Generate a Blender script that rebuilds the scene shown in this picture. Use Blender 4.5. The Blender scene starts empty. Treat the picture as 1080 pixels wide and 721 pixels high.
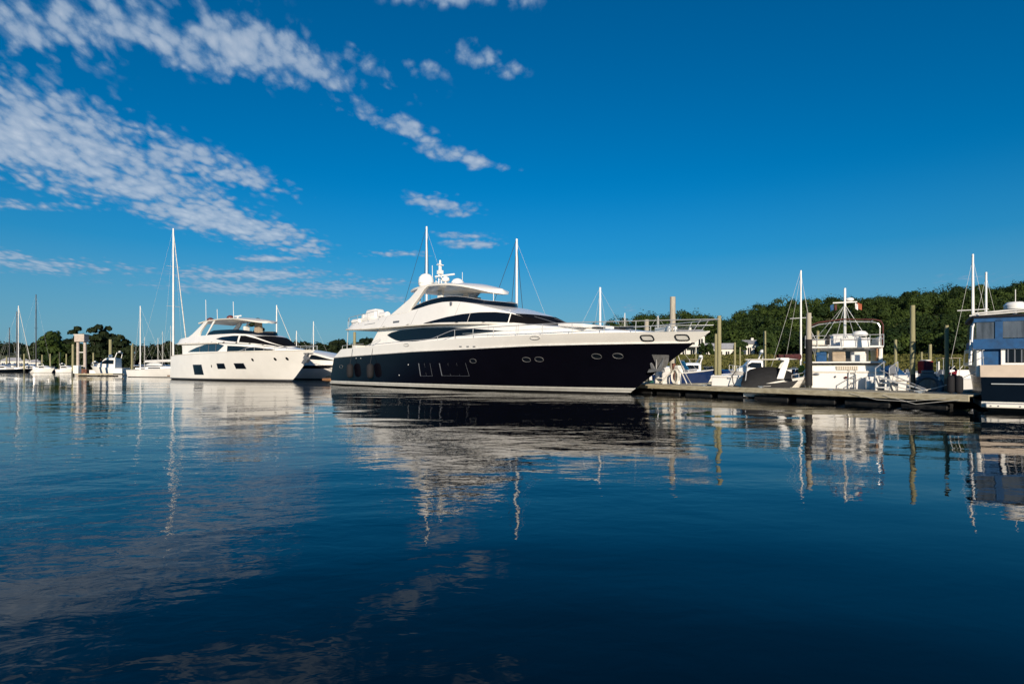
import bpy, bmesh, math, random
import numpy as np
from mathutils import Vector, Matrix
R = math.radians
random.seed(7); rng = np.random.default_rng(11)
scene = bpy.context.scene
COL = scene.collection

# ------------------------------------------------------------------ camera
CH = 1.4                       # eye height above the water
cam = bpy.data.cameras.new('camera'); camo = bpy.data.objects.new('camera', cam); COL.objects.link(camo)
cam.sensor_width = 36; cam.lens = 20.0; cam.shift_y = 27.5/1080; cam.clip_start = .1; cam.clip_end = 20000
camo.location = (0, 0, CH); camo.rotation_euler = (R(90), 0, 0)
scene.camera = camo
scene.view_settings.view_transform = 'Standard'; scene.view_settings.look = 'None'
scene.view_settings.gamma = 1; scene.view_settings.exposure = 0.36
scene.view_settings.use_curve_mapping = False

# ------------------------------------------------------------------ sun
SUN_EL = 17.0
SUN_DIR = Vector((0.04, -0.999, 0)).normalized()*math.cos(R(SUN_EL)) + Vector((0, 0, math.sin(R(SUN_EL))))
sl = bpy.data.lights.new('sun', 'SUN'); sl.energy = 4.6; sl.angle = R(.5); sl.color = (1, .87, .70)
so = bpy.data.objects.new('sun', sl); COL.objects.link(so)
so.rotation_euler = SUN_DIR.to_track_quat('Z', 'Y').to_euler()

# ------------------------------------------------------------------ world: sky and clouds
W = bpy.data.worlds.new('World'); scene.world = W; W.use_nodes = True
nt = W.node_tree; N = nt.nodes; LK = nt.links
for n in list(N): N.remove(n)
def nd(t, **k):
    n = N.new(t)
    for a, b in k.items(): setattr(n, a, b)
    return n
def setin(n, i, v):
    if hasattr(v, 'is_output') or isinstance(v, bpy.types.NodeSocket): LK.new(v, n.inputs[i])
    else: n.inputs[i].default_value = v
def mth(op, a, b=0., clamp=False, c=None):
    n = nd('ShaderNodeMath', operation=op); n.use_clamp = clamp
    setin(n, 0, a); setin(n, 1, b)
    if c is not None: setin(n, 2, c)
    return n.outputs[0]
sky = nd('ShaderNodeTexSky', sky_type='NISHITA'); sky.sun_disc = False
sky.sun_elevation = R(SUN_EL); sky.sun_rotation = math.atan2(SUN_DIR.x, SUN_DIR.y)
sky.altitude = 0; sky.air_density = 1.0; sky.dust_density = .15; sky.ozone_density = 4.0
hsv = nd('ShaderNodeHueSaturation'); hsv.inputs['Saturation'].default_value = 1.5
hsv.inputs['Hue'].default_value = .499; hsv.inputs['Value'].default_value = .95
LK.new(sky.outputs[0], hsv.inputs['Color'])
tc = nd('ShaderNodeTexCoord'); sx = nd('ShaderNodeSeparateXYZ'); LK.new(tc.outputs['Generated'], sx.inputs[0])
zc = mth('MAXIMUM', sx.outputs[2], .02)
px_ = mth('DIVIDE', sx.outputs[0], zc); py_ = mth('DIVIDE', sx.outputs[1], zc)
cp = nd('ShaderNodeCombineXYZ'); LK.new(px_, cp.inputs[0]); LK.new(py_, cp.inputs[1])
P = cp.outputs[0]
def noise(vec, scale, detail=6, rough=.55, dist=0.):
    n = nd('ShaderNodeTexNoise'); n.inputs['Scale'].default_value = scale; n.inputs['Detail'].default_value = detail
    n.inputs['Roughness'].default_value = rough; n.inputs['Distortion'].default_value = dist
    LK.new(vec, n.inputs['Vector']); return n.outputs[0]
# cloud fields on a high flat layer: (centre x, centre y, half length, half width, turn, weight)
BL = [(-2.1, 2.6, 1.1, .62, 100, 1.3), (-2.0, 3.9, 1.4, .46, 77, 1.3), (-1.5, 2.8, .6, .25, 70, 1.1), (-2.05, 3.2, .8, .5, 90, 1.3), (-2.3, 3.0, .8, .3, 95, .7), (-1.35, 1.62, .65, .3, 5, 1.0),
      (-.88, 1.80, .6, .24, 22, 1.05), (-.5, 2.32, .3, .11, 50, 1.05), (-.22, 2.72, .3, .12, 40, 1.1), (-.15, 1.52, .3, .07, 5, .8),
      (-2.0, 6.7, .9, .35, 95, .85), (-2.35, 5.9, .35, .18, 10, .8), (-.45, 3.6, .25, .14, 60, .75), (-.1, 1.83, .12, .09, 60, .9),
      (-3.0, 3.5, .5, .16, 10, .85), (-4.5, 5.6, 1.1, .7, 0, .85), (-3.3, 7.3, 1.8, .9, 20, 1.0), (-2.1, 7.0, .8, .6, 70, 1.1), (-1.75, 8.2, .6, .5, 60, 1.0), (-2.2, 5.2, .4, .2, 0, 1.1), (-2.7, 2.4, .6, .5, 90, .8), (-.35, 4.3, .3, .15, 20, .75),
      (-2.7, 6.1, 1.1, .6, 0, 1.15), (-1.5, 6.6, .35, .3, 0, 1.0), (-5.0, 5.0, .9, .5, 0, 1.1), (-.42, 3.5, .3, .22, 60, 1.05), (-.3, 4.6, .3, .2, 0, 1.0), (-1.0, 5.0, .4, .2, 0, .95), (-.02, 1.9, .1, .07, 0, .8), (1.9, 9.5, 1.2, .45, 80, .5), (5.2, 6.4, 1.3, .5, 20, .35), (-.3, 1.9, .12, .1, 0, .6)]
mask = None
for (cx, cy, a, b, rot, w) in BL:
    m = nd('ShaderNodeMapping', vector_type='TEXTURE')
    m.inputs['Location'].default_value = (cx, cy, 0); m.inputs['Rotation'].default_value = (0, 0, R(rot)); m.inputs['Scale'].default_value = (a, b, 1)
    LK.new(P, m.inputs[0])
    l = nd('ShaderNodeVectorMath', operation='LENGTH'); LK.new(m.outputs[0], l.inputs[0])
    q = mth('MULTIPLY', mth('SUBTRACT', 1.25, l.outputs['Value'], True), w)
    mask = q if mask is None else mth('MAXIMUM', mask, q)
# puff coordinates: cloudlets have height, so they shrink more slowly than the flat layer they float on
sq = mth('POWER', mth('MAXIMUM', py_, .05), .5); qc = nd('ShaderNodeCombineXYZ'); LK.new(mth('DIVIDE', px_, sq), qc.inputs[0]); LK.new(sq, qc.inputs[1]); Q = qc.outputs[0]
n1 = noise(Q, 11, 8, .62, .2); n2 = noise(Q, 3.2, 4, .5); nw = noise(Q, 14, 3, .5)
vq = nd('ShaderNodeVectorMath', operation='ADD'); LK.new(Q, vq.inputs[0]); wv = nd('ShaderNodeVectorMath', operation='SCALE'); wn = nd('ShaderNodeTexNoise'); wn.inputs['Scale'].default_value = 16; wn.inputs['Detail'].default_value = 4
LK.new(Q, wn.inputs['Vector']); LK.new(wn.outputs[1], wv.inputs[0]); wv.inputs['Scale'].default_value = .055; LK.new(wv.outputs[0], vq.inputs[1])
vo = nd('ShaderNodeTexVoronoi', feature='SMOOTH_F1'); vo.inputs['Scale'].default_value = 30; vo.inputs['Smoothness'].default_value = .35; LK.new(vq.outputs[0], vo.inputs['Vector'])
n3 = mth('SUBTRACT', 1.0, vo.outputs['Distance'])
dens = mth('ADD', mth('MULTIPLY', mask, .62), mth('ADD', mth('MULTIPLY', n1, 1.5), mth('MULTIPLY', n2, .75)))
dens = mth('ADD', dens, mth('MULTIPLY', n3, .62))
mr = nd('ShaderNodeMapRange', interpolation_type='SMOOTHSTEP'); LK.new(dens, mr.inputs[0])
mr.inputs[1].default_value = 1.60; mr.inputs[2].default_value = 2.14
alpha = mth('MULTIPLY', mr.outputs[0], mth('MULTIPLY', mask, 2.2, True), True)
hz = nd('ShaderNodeMapRange'); LK.new(sx.outputs[2], hz.inputs[0]); hz.inputs[1].default_value = .03; hz.inputs[2].default_value = .16
alpha = mth('MULTIPLY', alpha, hz.outputs[0])
alpha = mth('MULTIPLY', alpha, .8)
# cloud brightness: thicker = whiter, more towards the right (less veiled)
cb = nd('ShaderNodeMapRange'); LK.new(dens, cb.inputs[0]); cb.inputs[1].default_value = 1.85; cb.inputs[2].default_value = 2.6
ccol = nd('ShaderNodeMix', data_type='RGBA'); LK.new(cb.outputs[0], ccol.inputs[0])
ccol.inputs[6].default_value = (2.3, 3.5, 5.2, 1); ccol.inputs[7].default_value = (5.6, 6.3, 7.2, 1)
mix = nd('ShaderNodeMix', data_type='RGBA'); LK.new(alpha, mix.inputs[0]); LK.new(hsv.outputs[0], mix.inputs[6]); LK.new(ccol.outputs[2], mix.inputs[7])
hmr = nd('ShaderNodeMapRange', interpolation_type='SMOOTHSTEP'); LK.new(sx.outputs[2], hmr.inputs[0]); hmr.inputs[1].default_value = 0.; hmr.inputs[2].default_value = .32
hmr.inputs[3].default_value = .8; hmr.inputs[4].default_value = 0.
hzm = nd('ShaderNodeMix', data_type='RGBA'); LK.new(hmr.outputs[0], hzm.inputs[0]); LK.new(hsv.outputs[0], hzm.inputs[6]); hzm.inputs[7].default_value = (.75, 2.75, 4.5, 1)
LK.new(hzm.outputs[2], mix.inputs[6])
bg = nd('ShaderNodeBackground'); bg.inputs[1].default_value = .078; LK.new(mix.outputs[2], bg.inputs[0])
wo = nd('ShaderNodeOutputWorld'); LK.new(bg.outputs[0], wo.inputs[0])

# ------------------------------------------------------------------ materials
def mat(name, col, rough=.5, metal=0., var=.08, vs=3., bump=0., bs=20., spec=.5, coat=0., col2=None, stretch=None, trans=0., alpha=1., ior=None):
    m = bpy.data.materials.new(name); m.use_nodes = True; t = m.node_tree; b = t.nodes['Principled BSDF']
    b.inputs['Roughness'].default_value = rough; b.inputs['Metallic'].default_value = metal
    b.inputs['Specular IOR Level'].default_value = spec; b.inputs['Coat Weight'].default_value = coat
    b.inputs['Transmission Weight'].default_value = trans; b.inputs['Alpha'].default_value = alpha
    if ior: b.inputs['IOR'].default_value = ior
    co = t.nodes.new('ShaderNodeTexCoord'); mp = t.nodes.new('ShaderNodeMapping'); t.links.new(co.outputs['Object'], mp.inputs[0])
    if stretch: mp.inputs['Scale'].default_value = stretch
    n = t.nodes.new('ShaderNodeTexNoise'); n.inputs['Scale'].default_value = vs; n.inputs['Detail'].default_value = 6; t.links.new(mp.outputs[0], n.inputs['Vector'])
    cr = t.nodes.new('ShaderNodeValToRGB'); t.links.new(n.outputs[0], cr.inputs[0])
    c2 = col2 if col2 else tuple(c*(1-3*var) for c in col); c1 = col if col2 else tuple(min(.95, c*(1+var)) for c in col)
    cr.color_ramp.elements[0].position = .3; cr.color_ramp.elements[1].position = .7
    cr.color_ramp.elements[0].color = (*c2, 1); cr.color_ramp.elements[1].color = (*c1, 1)
    t.links.new(cr.outputs[0], b.inputs['Base Color'])
    if bump:
        n2 = t.nodes.new('ShaderNodeTexNoise'); n2.inputs['Scale'].default_value = bs; n2.inputs['Detail'].default_value = 5; t.links.new(mp.outputs[0], n2.inputs['Vector'])
        bp = t.nodes.new('ShaderNodeBump'); bp.inputs['Strength'].default_value = bump; bp.inputs['Distance'].default_value = .02
        t.links.new(n2.outputs[0], bp.inputs['Height']); t.links.new(bp.outputs[0], b.inputs['Normal'])
    return m
M = dict(
 white=mat('white_gelcoat', (.80, .78, .74), .28, var=.02, vs=.8, coat=.3),
 cream=mat('cream_gelcoat', (.74, .70, .62), .35, var=.03, vs=.8),
 offwhite=mat('weathered_white', (.66, .65, .62), .5, var=.06, vs=3),
 navy=mat('black_hull_paint', (.003, .003, .006), .08, var=.05, vs=1, spec=.25),
 plate=mat('brushed_steel_plate', (.2, .2, .2), .45, metal=.3, var=.15, vs=4),
 blueh=mat('dark_blue_hull', (.012, .03, .10), .2, var=.05, coat=.4),
 nearblack=mat('black_blue_paint', (.002, .004, .007), .2, var=.05, spec=.2),
 boot=mat('bootstripe', (.55, .54, .50), .4, var=.05),
 anti=mat('antifouling', (.02, .02, .022), .6, var=.1),
 glass=mat('tinted_glass', (.004, .006, .010), .05, var=.02, spec=.3),
 bglass=mat('bluish_glass', (.012, .03, .05), .05, var=.05, spec=.9),
 beige=mat('beige_gelcoat', (.50, .41, .32), .4, var=.04),
 clear=mat('clear_vinyl', (.09, .11, .14), .12, var=.25, vs=1.6, stretch=(3, 3, .5), alpha=.9),
 steel=mat('stainless', (.62, .61, .59), .3, metal=.55, var=.03),
 alu=mat('mast_aluminium', (.74, .73, .71), .38, var=.04, vs=1),
 dalu=mat('dark_mast', (.05, .05, .06), .4, var=.04),
 dome=mat('dome_white', (.82, .81, .78), .35, var=.01),
 brown=mat('brown_dome', (.12, .035, .03), .4, var=.05),
 rope=mat('rope_dark', (.03, .03, .035), .8, var=.1),
 wrope=mat('rope_white', (.65, .63, .58), .8, var=.1),
 fender=mat('fender_cover', (.005, .005, .008), .85, var=.1, bump=.2),
 canvas=mat('black_canvas', (.008, .008, .009), .8, var=.2, vs=6, bump=.3, bs=8),
 bcanvas=mat('blue_canvas', (.0, .06, .18), .75, var=.12, vs=5, bump=.3, bs=6),
 rcanvas=mat('red_canvas', (.32, .012, .015), .75, var=.15, vs=6, bump=.3, bs=8),
 tower=mat('pale_concrete', (.46, .39, .34), .8, var=.06),
 mesh=mat('black_mesh_cover', (.004, .004, .006), .85, var=.1, spec=.1),
 tan=mat('tan_canvas', (.35, .28, .2), .8, var=.1),
 maroon=mat('maroon_cover', (.09, .02, .018), .8, var=.15),
 yellow=mat('yellow_jacket', (.7, .42, .03), .7, var=.1),
 teak=mat('teak', (.32, .15, .055), .5, var=.15, vs=6, stretch=(1, 1, 8)),
 wood=mat('pile_wood', (.30, .27, .15), .85, vs=2.5, bump=.5, bs=9, col2=(.20, .19, .10), stretch=(6, 6, .8)),
 wetwood=mat('wet_pile_wood', (.03, .032, .02), .5, var=.25, vs=6, bump=.6, bs=12),
 conc=mat('grey_pile_wood', (.42, .38, .31), .85, vs=2.5, bump=.5, bs=9, col2=(.30, .27, .21), stretch=(6, 6, .8)),
 rust=mat('rusty_steel', (.14, .055, .035), .8, var=.25, vs=5, bump=.4),
 deckwood=mat('dock_planks', (.40, .36, .27), .85, vs=3, bump=.4, bs=30, col2=(.27, .245, .18), stretch=(.5, 8, 1)),
 dockside=mat('dock_fascia', (.50, .45, .32), .85, vs=2, bump=.5, bs=10, col2=(.26, .22, .14), stretch=(1.5, 1.5, 7)),
 float=mat('dock_float', (.012, .012, .012), .7, var=.4, vs=4, bump=.6),
 house=mat('house_siding', (.62, .60, .55), .7, var=.04, stretch=(.2, .2, 8)),
 roof=mat('grey_roof', (.27, .27, .28), .8, var=.12, vs=1.2),
 droof=mat('pale_roof', (.38, .38, .40), .7, var=.08, vs=1.2),
 skin=mat('skin', (.4, .22, .15), .6),
 grey=mat('engine_grey', (.12, .13, .15), .35, var=.05),
 rubber=mat('grey_inflatable', (.10, .14, .19), .55, var=.06),
 bark=mat('bark', (.07, .05, .035), .9, var=.2),
 orange=mat('orange_cloth', (.35, .09, .04), .8),
 green=mat('green_paint', (.02, .14, .1), .5),
)

# ------------------------------------------------------------------ mesh builder
class MB:
    def __init__(s): s.v = []; s.f = []
    def add(s, vs, fs):
        o = len(s.v); s.v += [tuple(map(float, v)) for v in vs]; s.f += [[i+o for i in f] for f in fs]; return s
    def box(s, c, d, rz=0, ry=0, rx=0, taper=1.):
        m = Matrix.Rotation(rz, 3, 'Z') @ Matrix.Rotation(ry, 3, 'Y') @ Matrix.Rotation(rx, 3, 'X'); c = Vector(c)
        vs = []
        for z in (-.5, .5):
            k = taper if z > 0 else 1
            for x, y in ((-.5, -.5), (.5, -.5), (.5, .5), (-.5, .5)): vs.append(c + m @ Vector((x*d[0]*k, y*d[1]*k, z*d[2])))
        return s.add(vs, [[0, 3, 2, 1], [4, 5, 6, 7], [0, 1, 5, 4], [1, 2, 6, 5], [2, 3, 7, 6], [3, 0, 4, 7]])
    def cyl(s, p0, p1, r0, r1=None, n=8):
        r1 = r0 if r1 is None else r1
        p0 = Vector(p0); p1 = Vector(p1); d = (p1-p0).normalized()
        a = d.orthogonal().normalized(); b = d.cross(a); vs = []
        for p, r in ((p0, r0), (p1, r1)):
            for i in range(n): t = 2*math.pi*i/n; vs.append(p + a*(r*math.cos(t)) + b*(r*math.sin(t)))
        return s.add(vs, [[i, (i+1) % n, n+(i+1) % n, n+i] for i in range(n)] + [list(range(n))[::-1], list(range(n, 2*n))])
    def tube(s, pts, r, n=6):
        for a, b in zip(pts[:-1], pts[1:]): s.cyl(a, b, r, r, n)
        for p in pts[1:-1]: s.ell(p, (r, r, r), 6, 4)
        return s
    def grid(s, P, closed=False):
        n, m = len(P), len(P[0]); vs = [p for row in P for p in row]; fs = []
        for i in range(n-1):
            for j in range(m if closed else m-1):
                k = (j+1) % m; fs.append([i*m+j, i*m+k, (i+1)*m+k, (i+1)*m+j])
        return s.add(vs, fs)
    def lathe(s, prof, c, n=14):
        P = [[(c[0]+r*math.cos(2*math.pi*i/n), c[1]+r*math.sin(2*math.pi*i/n), c[2]+z) for i in range(n)] for r, z in prof]
        return s.grid(P, True)
    def ell(s, c, r, n=12, m=8):
        prof = [(max(1e-3, math.sin(math.pi*i/m)), -math.cos(math.pi*i/m)) for i in range(m+1)]
        P = [[(c[0]+q*r[0]*math.cos(2*math.pi*i/n), c[1]+q*r[1]*math.sin(2*math.pi*i/n), c[2]+z*r[2]) for i in range(n)] for q, z in prof]
        return s.grid(P, True)
    def prism(s, pts, y0, y1, lean=0.):          # (x,z) outline extruded along y
        n = len(pts); z0 = pts[0][1]
        vs = [(x, y0+lean*(z-z0), z) for x, z in pts] + [(x, y1+lean*(z-z0), z) for x, z in pts]
        return s.add(vs, [list(range(n)), list(range(n, 2*n))[::-1]] + [[i, n+i, n+(i+1) % n, (i+1) % n] for i in range(n)])
    def slab(s, pts, z0, z1):                    # (x,y) outline extruded along z
        n = len(pts); f = (lambda z, x, y: z(x, y)) if callable(z0) else None
        vs = [(x, y, z0) for x, y in pts] + [(x, y, z1) for x, y in pts]
        return s.add(vs, [list(range(n))[::-1], list(range(n, 2*n))] + [[i, (i+1) % n, n+(i+1) % n, n+i] for i in range(n)])
    def build(s, name, m, parent=None, smooth=35, bevel=0.):
        me = bpy.data.meshes.new(name); me.from_pydata(s.v, [], s.f)
        bm = bmesh.new(); bm.from_mesh(me); bmesh.ops.remove_doubles(bm, verts=bm.verts, dist=1e-4)
        bmesh.ops.recalc_face_normals(bm, faces=bm.faces); bm.to_mesh(me); bm.free()
        me.materials.append(M[m] if isinstance(m, str) else m)
        if smooth:
            for p in me.polygons: p.use_smooth = True
            me.set_sharp_from_angle(angle=R(smooth))
        o = bpy.data.objects.new(name, me); COL.objects.link(o)
        if parent: o.parent = parent
        if bevel:
            b = o.modifiers.new('bevel', 'BEVEL'); b.width = bevel; b.segments = 2; b.limit_method = 'ANGLE'; b.angle_limit = R(40)
        return o
def _split(s, name, m, parent=None, **k):
    par = list(range(len(s.v)))
    def fd(i):
        while par[i] != i: par[i] = par[par[i]]; i = par[i]
        return i
    for f in s.f:
        for i in f[1:]: par[fd(i)] = fd(f[0])
    comp = {}
    for f in s.f: comp.setdefault(fd(f[0]), []).append(f)
    out = []
    for fs in comp.values():
        ids = sorted({i for f in fs for i in f}); ix = {i: n for n, i in enumerate(ids)}
        q = MB(); q.v = [s.v[i] for i in ids]; q.f = [[ix[i] for i in f] for f in fs]; out.append(q.build(name, m, parent, **k))
    return out[0]
MB.split = _split
def tag(o, label=None, cat=None, group=None, kind=None):
    if label: o['label'] = label
    if cat: o['category'] = cat
    if group: o['group'] = group
    if kind: o['kind'] = kind
    return o
def empty(name, loc, rz=0., label=None, cat=None, group=None):
    o = bpy.data.objects.new(name, None); COL.objects.link(o); o.location = loc; o.rotation_euler = (0, 0, rz); o.empty_display_size = .3
    return tag(o, label, cat, group)
def copy_tree(o, loc=None, rz=None, parent=None, label=None, scale=None):
    kids = [c for c in COL.objects if c.parent == o]
    c = o.copy(); COL.objects.link(c); c.parent = parent
    if loc is not None: c.location = loc
    if rz is not None: c.rotation_euler = (0, 0, rz)
    if scale is not None: c.scale = (scale,)*3
    if label: c['label'] = label
    for k in kids: copy_tree(k, parent=c)
    return c
def interp(tab, x):
    if x <= tab[0][0]: return tab[0][1]
    for (a, b), (c, d) in zip(tab[:-1], tab[1:]):
        if x <= c: return b + (d-b)*(x-a)/(c-a)
    return tab[-1][1]
def sm(tab, x):                                   # smoothed interp
    return (interp(tab, x-.35)+2*interp(tab, x)+interp(tab, x+.35))/4
def survey(C, rz):                                # sight line (px,py) met with the lateral plane y of a frame -> (x, z) in that frame
    c, s = math.cos(rz), math.sin(rz)
    def L(px, py, y=0.):
        k = (px-540)/600.; x = (k*(C[1]+c*y)-C[0]+s*y)/(c-k*s); Y = C[1]+s*x+c*y
        return (x, CH+(388-py)/600.*Y)
    return L
def at(px, Y, z=0.): return ((px-540)/600.*Y, Y, z)
def zat(py, Y): return CH+(388-py)/600.*Y

class Hull:
    def __init__(s, stem, tran, Bd, Bw, zd, ud=.5, pd=2.6, uw=.35, pw=1.8, st=.93, draft=.5):
        s.stem, s.tran, s.Bd, s.Bw, s.zd, s.ud, s.pd, s.uw, s.pw, s.st, s.draft = stem, tran, Bd, Bw, zd, ud, pd, uw, pw, st, draft
    def xa(s, z): return interp(s.tran, z)
    def xf(s, z): return interp(s.stem, z)
    def hb(s, u, z):
        t = min(1.15, max(0, z/s.zd)); t = t**.8
        dk = s.Bd*(1-max(0, (u-s.ud)/(1-s.ud))**s.pd); wl = s.Bw*(1-max(0, (u-s.uw)/(1-s.uw))**s.pw)
        b = wl+(dk-wl)*t
        if z < 0: b *= max(.05, 1+z/(s.draft*1.2)*.6)
        return max(0., b*(1-(1-s.st)*max(0, (.25-u)/.25)**2))
    def y(s, x, z):
        u = (x-s.xa(z))/(s.xf(z)-s.xa(z)); return s.hb(min(1, max(0, u)), z)
    def band(s, mb, zlo, zhi, n=3, nu=56, off=0., caps=True, sides=(-1, 1), x0=None, x1=None):
        us = [1-(1-i/nu)**1.6 for i in range(nu+1)]
        fl = zlo if callable(zlo) else (lambda x: zlo); fh = zhi if callable(zhi) else (lambda x: zhi)
        G = {}
        for side in sides:
            Pg = []
            for u in us:
                row = []
                for j in range(n+1):
                    zm = fl(s.xa(1)+(s.xf(1)-s.xa(1))*u)
                    z = zm
                    for _ in range(3):
                        x = s.xa(z)+(s.xf(z)-s.xa(z))*u; z = fl(x)+(fh(x)-fl(x))*j/n
                    x = s.xa(z)+(s.xf(z)-s.xa(z))*u + (off if u > .99 else 0)
                    row.append((x, side*(s.hb(u, z)+off), z))
                Pg.append(row)
            mb.grid(Pg); G[side] = Pg
        if caps and len(sides) == 2:
            mb.grid([G[-1][0], G[1][0]])
        return G
    def deck(s, mb, zf, inset=0., nu=40, drop=0., camber=.05):
        Pg = []
        for i in range(nu+1):
            u = 1-(1-i/nu)**1.5
            z = s.zd
            for _ in range(3): x = s.xa(z)+(s.xf(z)-s.xa(z))*u; z = zf(x)-drop
            b = max(0, s.hb(u, z)-inset); Pg.append([(x, b*k, z+camber*(1-k*k)) for k in (-1, -.6, 0, .6, 1)])
        mb.grid(Pg)

def patch(mb, up, lo, ys, side=-1, off=.015, nx=24, nz=3, x0=None, x1=None):
    a = max(up[0][0], lo[0][0]) if x0 is None else x0; b = min(up[-1][0], lo[-1][0]) if x1 is None else x1
    Pg = []
    for i in range(nx+1):
        x = a+(b-a)*i/nx; zu, zl = interp(up, x), interp(lo, x)
        Pg.append([(x, side*(ys(x, zl+(zu-zl)*j/nz)+off), zl+(zu-zl)*j/nz) for j in range(nz+1)])
    mb.grid(Pg); return mb
def oval(mb, x, z, rx, rz, ys, side=-1, off=.015, n=20, p=2.):
    pts = []
    for i in range(n):
        t = 2*math.pi*i/n; c, q = math.cos(t), math.sin(t)
        X = x+rx*math.copysign(abs(c)**(2/p), c); Z = z+rz*math.copysign(abs(q)**(2/p), q); pts.append((X, side*(ys(X, Z)+off), Z))
    mb.add(pts, [list(range(n))]); return pts
def oval_ring(mb, x, z, rx, rz, ys, r, side=-1, off=.02, n=20, p=2.):
    t = MB(); pts = oval(t, x, z, rx, rz, ys, side, off, n, p); mb.tube(pts+[pts[0]], r, 5)

class Body:                                       # deckhouse: closed nose, optional raked aft face
    def __init__(s, xa, xn, xe, B, zb, zt, tum=.1, p=2.2, q=.6, slant=0., camber=.12):
        s.xa, s.xn, s.xe, s.B, s.zb, s.zt, s.tum, s.p, s.q, s.slant, s.camber = xa, xn, xe, B, zb, zt, tum, p, q, slant, camber
    def half(s, x): return s.B*max(0, 1-max(0, (x-s.xn)/(s.xe-s.xn))**s.p)**s.q
    def y(s, x, z):
        v = (z-s.zb(x))/max(.05, s.zt(x)-s.zb(x)); return s.half(x)*(1-s.tum*v)
    def xs(s, n, x0=None, x1=None):
        a = s.xa if x0 is None else x0; b = s.xe if x1 is None else x1
        return [a+(b-a)*(1-(1-i/n)**1.7) for i in range(n+1)]
    def wall(s, mb, n=50, nv=4, off=0., v0=0., v1=1., x0=None, x1=None, sides=(-1, 1), aft=True):
        G = {}
        for side in sides:
            Pg = []
            for x in s.xs(n, x0, x1):
                row = []
                for j in range(nv+1):
                    v = v0+(v1-v0)*j/nv; z = s.zb(x)+(s.zt(x)-s.zb(x))*v
                    k = max(0, 1-(x-s.xa)/4.)
                    row.append((x+s.slant*v*k+(off if x > s.xe-.01 else 0), side*(s.half(x)*(1-s.tum*v)+off), z))
                Pg.append(row)
            mb.grid(Pg); G[side] = Pg
        if aft and len(sides) == 2: mb.grid([G[-1][0], G[1][0]])
    def roof(s, mb, n=50, x0=None, x1=None, off=0., m=8):
        Pg = []
        for x in s.xs(n, x0, x1):
            h = s.half(x)*(1-s.tum); k = max(0, 1-(x-s.xa)/4.)
            Pg.append([(x+s.slant*k, h*(2*j/m-1), s.zt(x)+off+s.camber*min(1, h)*(1-(2*j/m-1)**2)) for j in range(m+1)])
        mb.grid(Pg)
# ------------------------------------------------------------------ water
def make_water():
    m = bpy.data.materials.new('harbour_water'); m.use_nodes = True; t = m.node_tree; b = t.nodes['Principled BSDF']
    b.inputs['Base Color'].default_value = (.0005, .003, .006, 1); b.inputs['Roughness'].default_value = .015; b.inputs['IOR'].default_value = 1.33; b.inputs['Specular IOR Level'].default_value = .36
    co = t.nodes.new('ShaderNodeTexCoord')
    def nz(sc, rot, stretch, detail, rough=.5, dist=0.):
        mp = t.nodes.new('ShaderNodeMapping'); mp.inputs['Rotation'].default_value = (0, 0, R(rot)); mp.inputs['Scale'].default_value = stretch
        t.links.new(co.outputs['Object'], mp.inputs[0])
        n = t.nodes.new('ShaderNodeTexNoise'); n.inputs['Scale'].default_value = sc; n.inputs['Detail'].default_value = detail
        n.inputs['Roughness'].default_value = rough; n.inputs['Distortion'].default_value = dist
        t.links.new(mp.outputs[0], n.inputs['Vector']); return n.outputs[0]
    def mm(op, a, b_):
        n = t.nodes.new('ShaderNodeMath'); n.operation = op
        for i, v in enumerate((a, b_)):
            if isinstance(v, (int, float)): n.inputs[i].default_value = v
            else: t.links.new(v, n.inputs[i])
        return n.outputs[0]
    w1 = nz(.16, 25, (1, 1.8, 1), 2); w2 = nz(.7, 15, (1, 1.7, 1), 3, .5, .3); w3 = nz(3.2, -12, (1, 1.6, 1), 3, .55, .4)
    gust = nz(.045, 35, (1, 2.2, 1), 3)
    gr = t.nodes.new('ShaderNodeMapRange'); t.links.new(gust, gr.inputs[0]); gr.inputs[1].default_value = .4; gr.inputs[2].default_value = .62
    gr.inputs[3].default_value = .25; gr.inputs[4].default_value = 1.5
    fine = mm('MULTIPLY', mm('ADD', mm('MULTIPLY', w2, .031), mm('MULTIPLY', w3, .0075)), gr.outputs[0])
    h = mm('ADD', mm('MULTIPLY', w1, .13), fine)
    bp = t.nodes.new('ShaderNodeBump'); bp.inputs['Strength'].default_value = .55; bp.inputs['Distance'].default_value = 1.
    t.links.new(h, bp.inputs['Height']); t.links.new(bp.outputs[0], b.inputs['Normal'])
    mb = MB(); S = 9000; mb.add([(-S, -200, 0), (S, -200, 0), (S, S, 0), (-S, S, 0)], [[0, 1, 2, 3]])
    tag(mb.build('water', m, smooth=0), kind='structure')
make_water()
bed = MB(); bed.add([(-9000, -200, -3), (9000, -200, -3), (9000, 9000, -3), (-9000, 9000, -3)], [[0, 1, 2, 3]])

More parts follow.
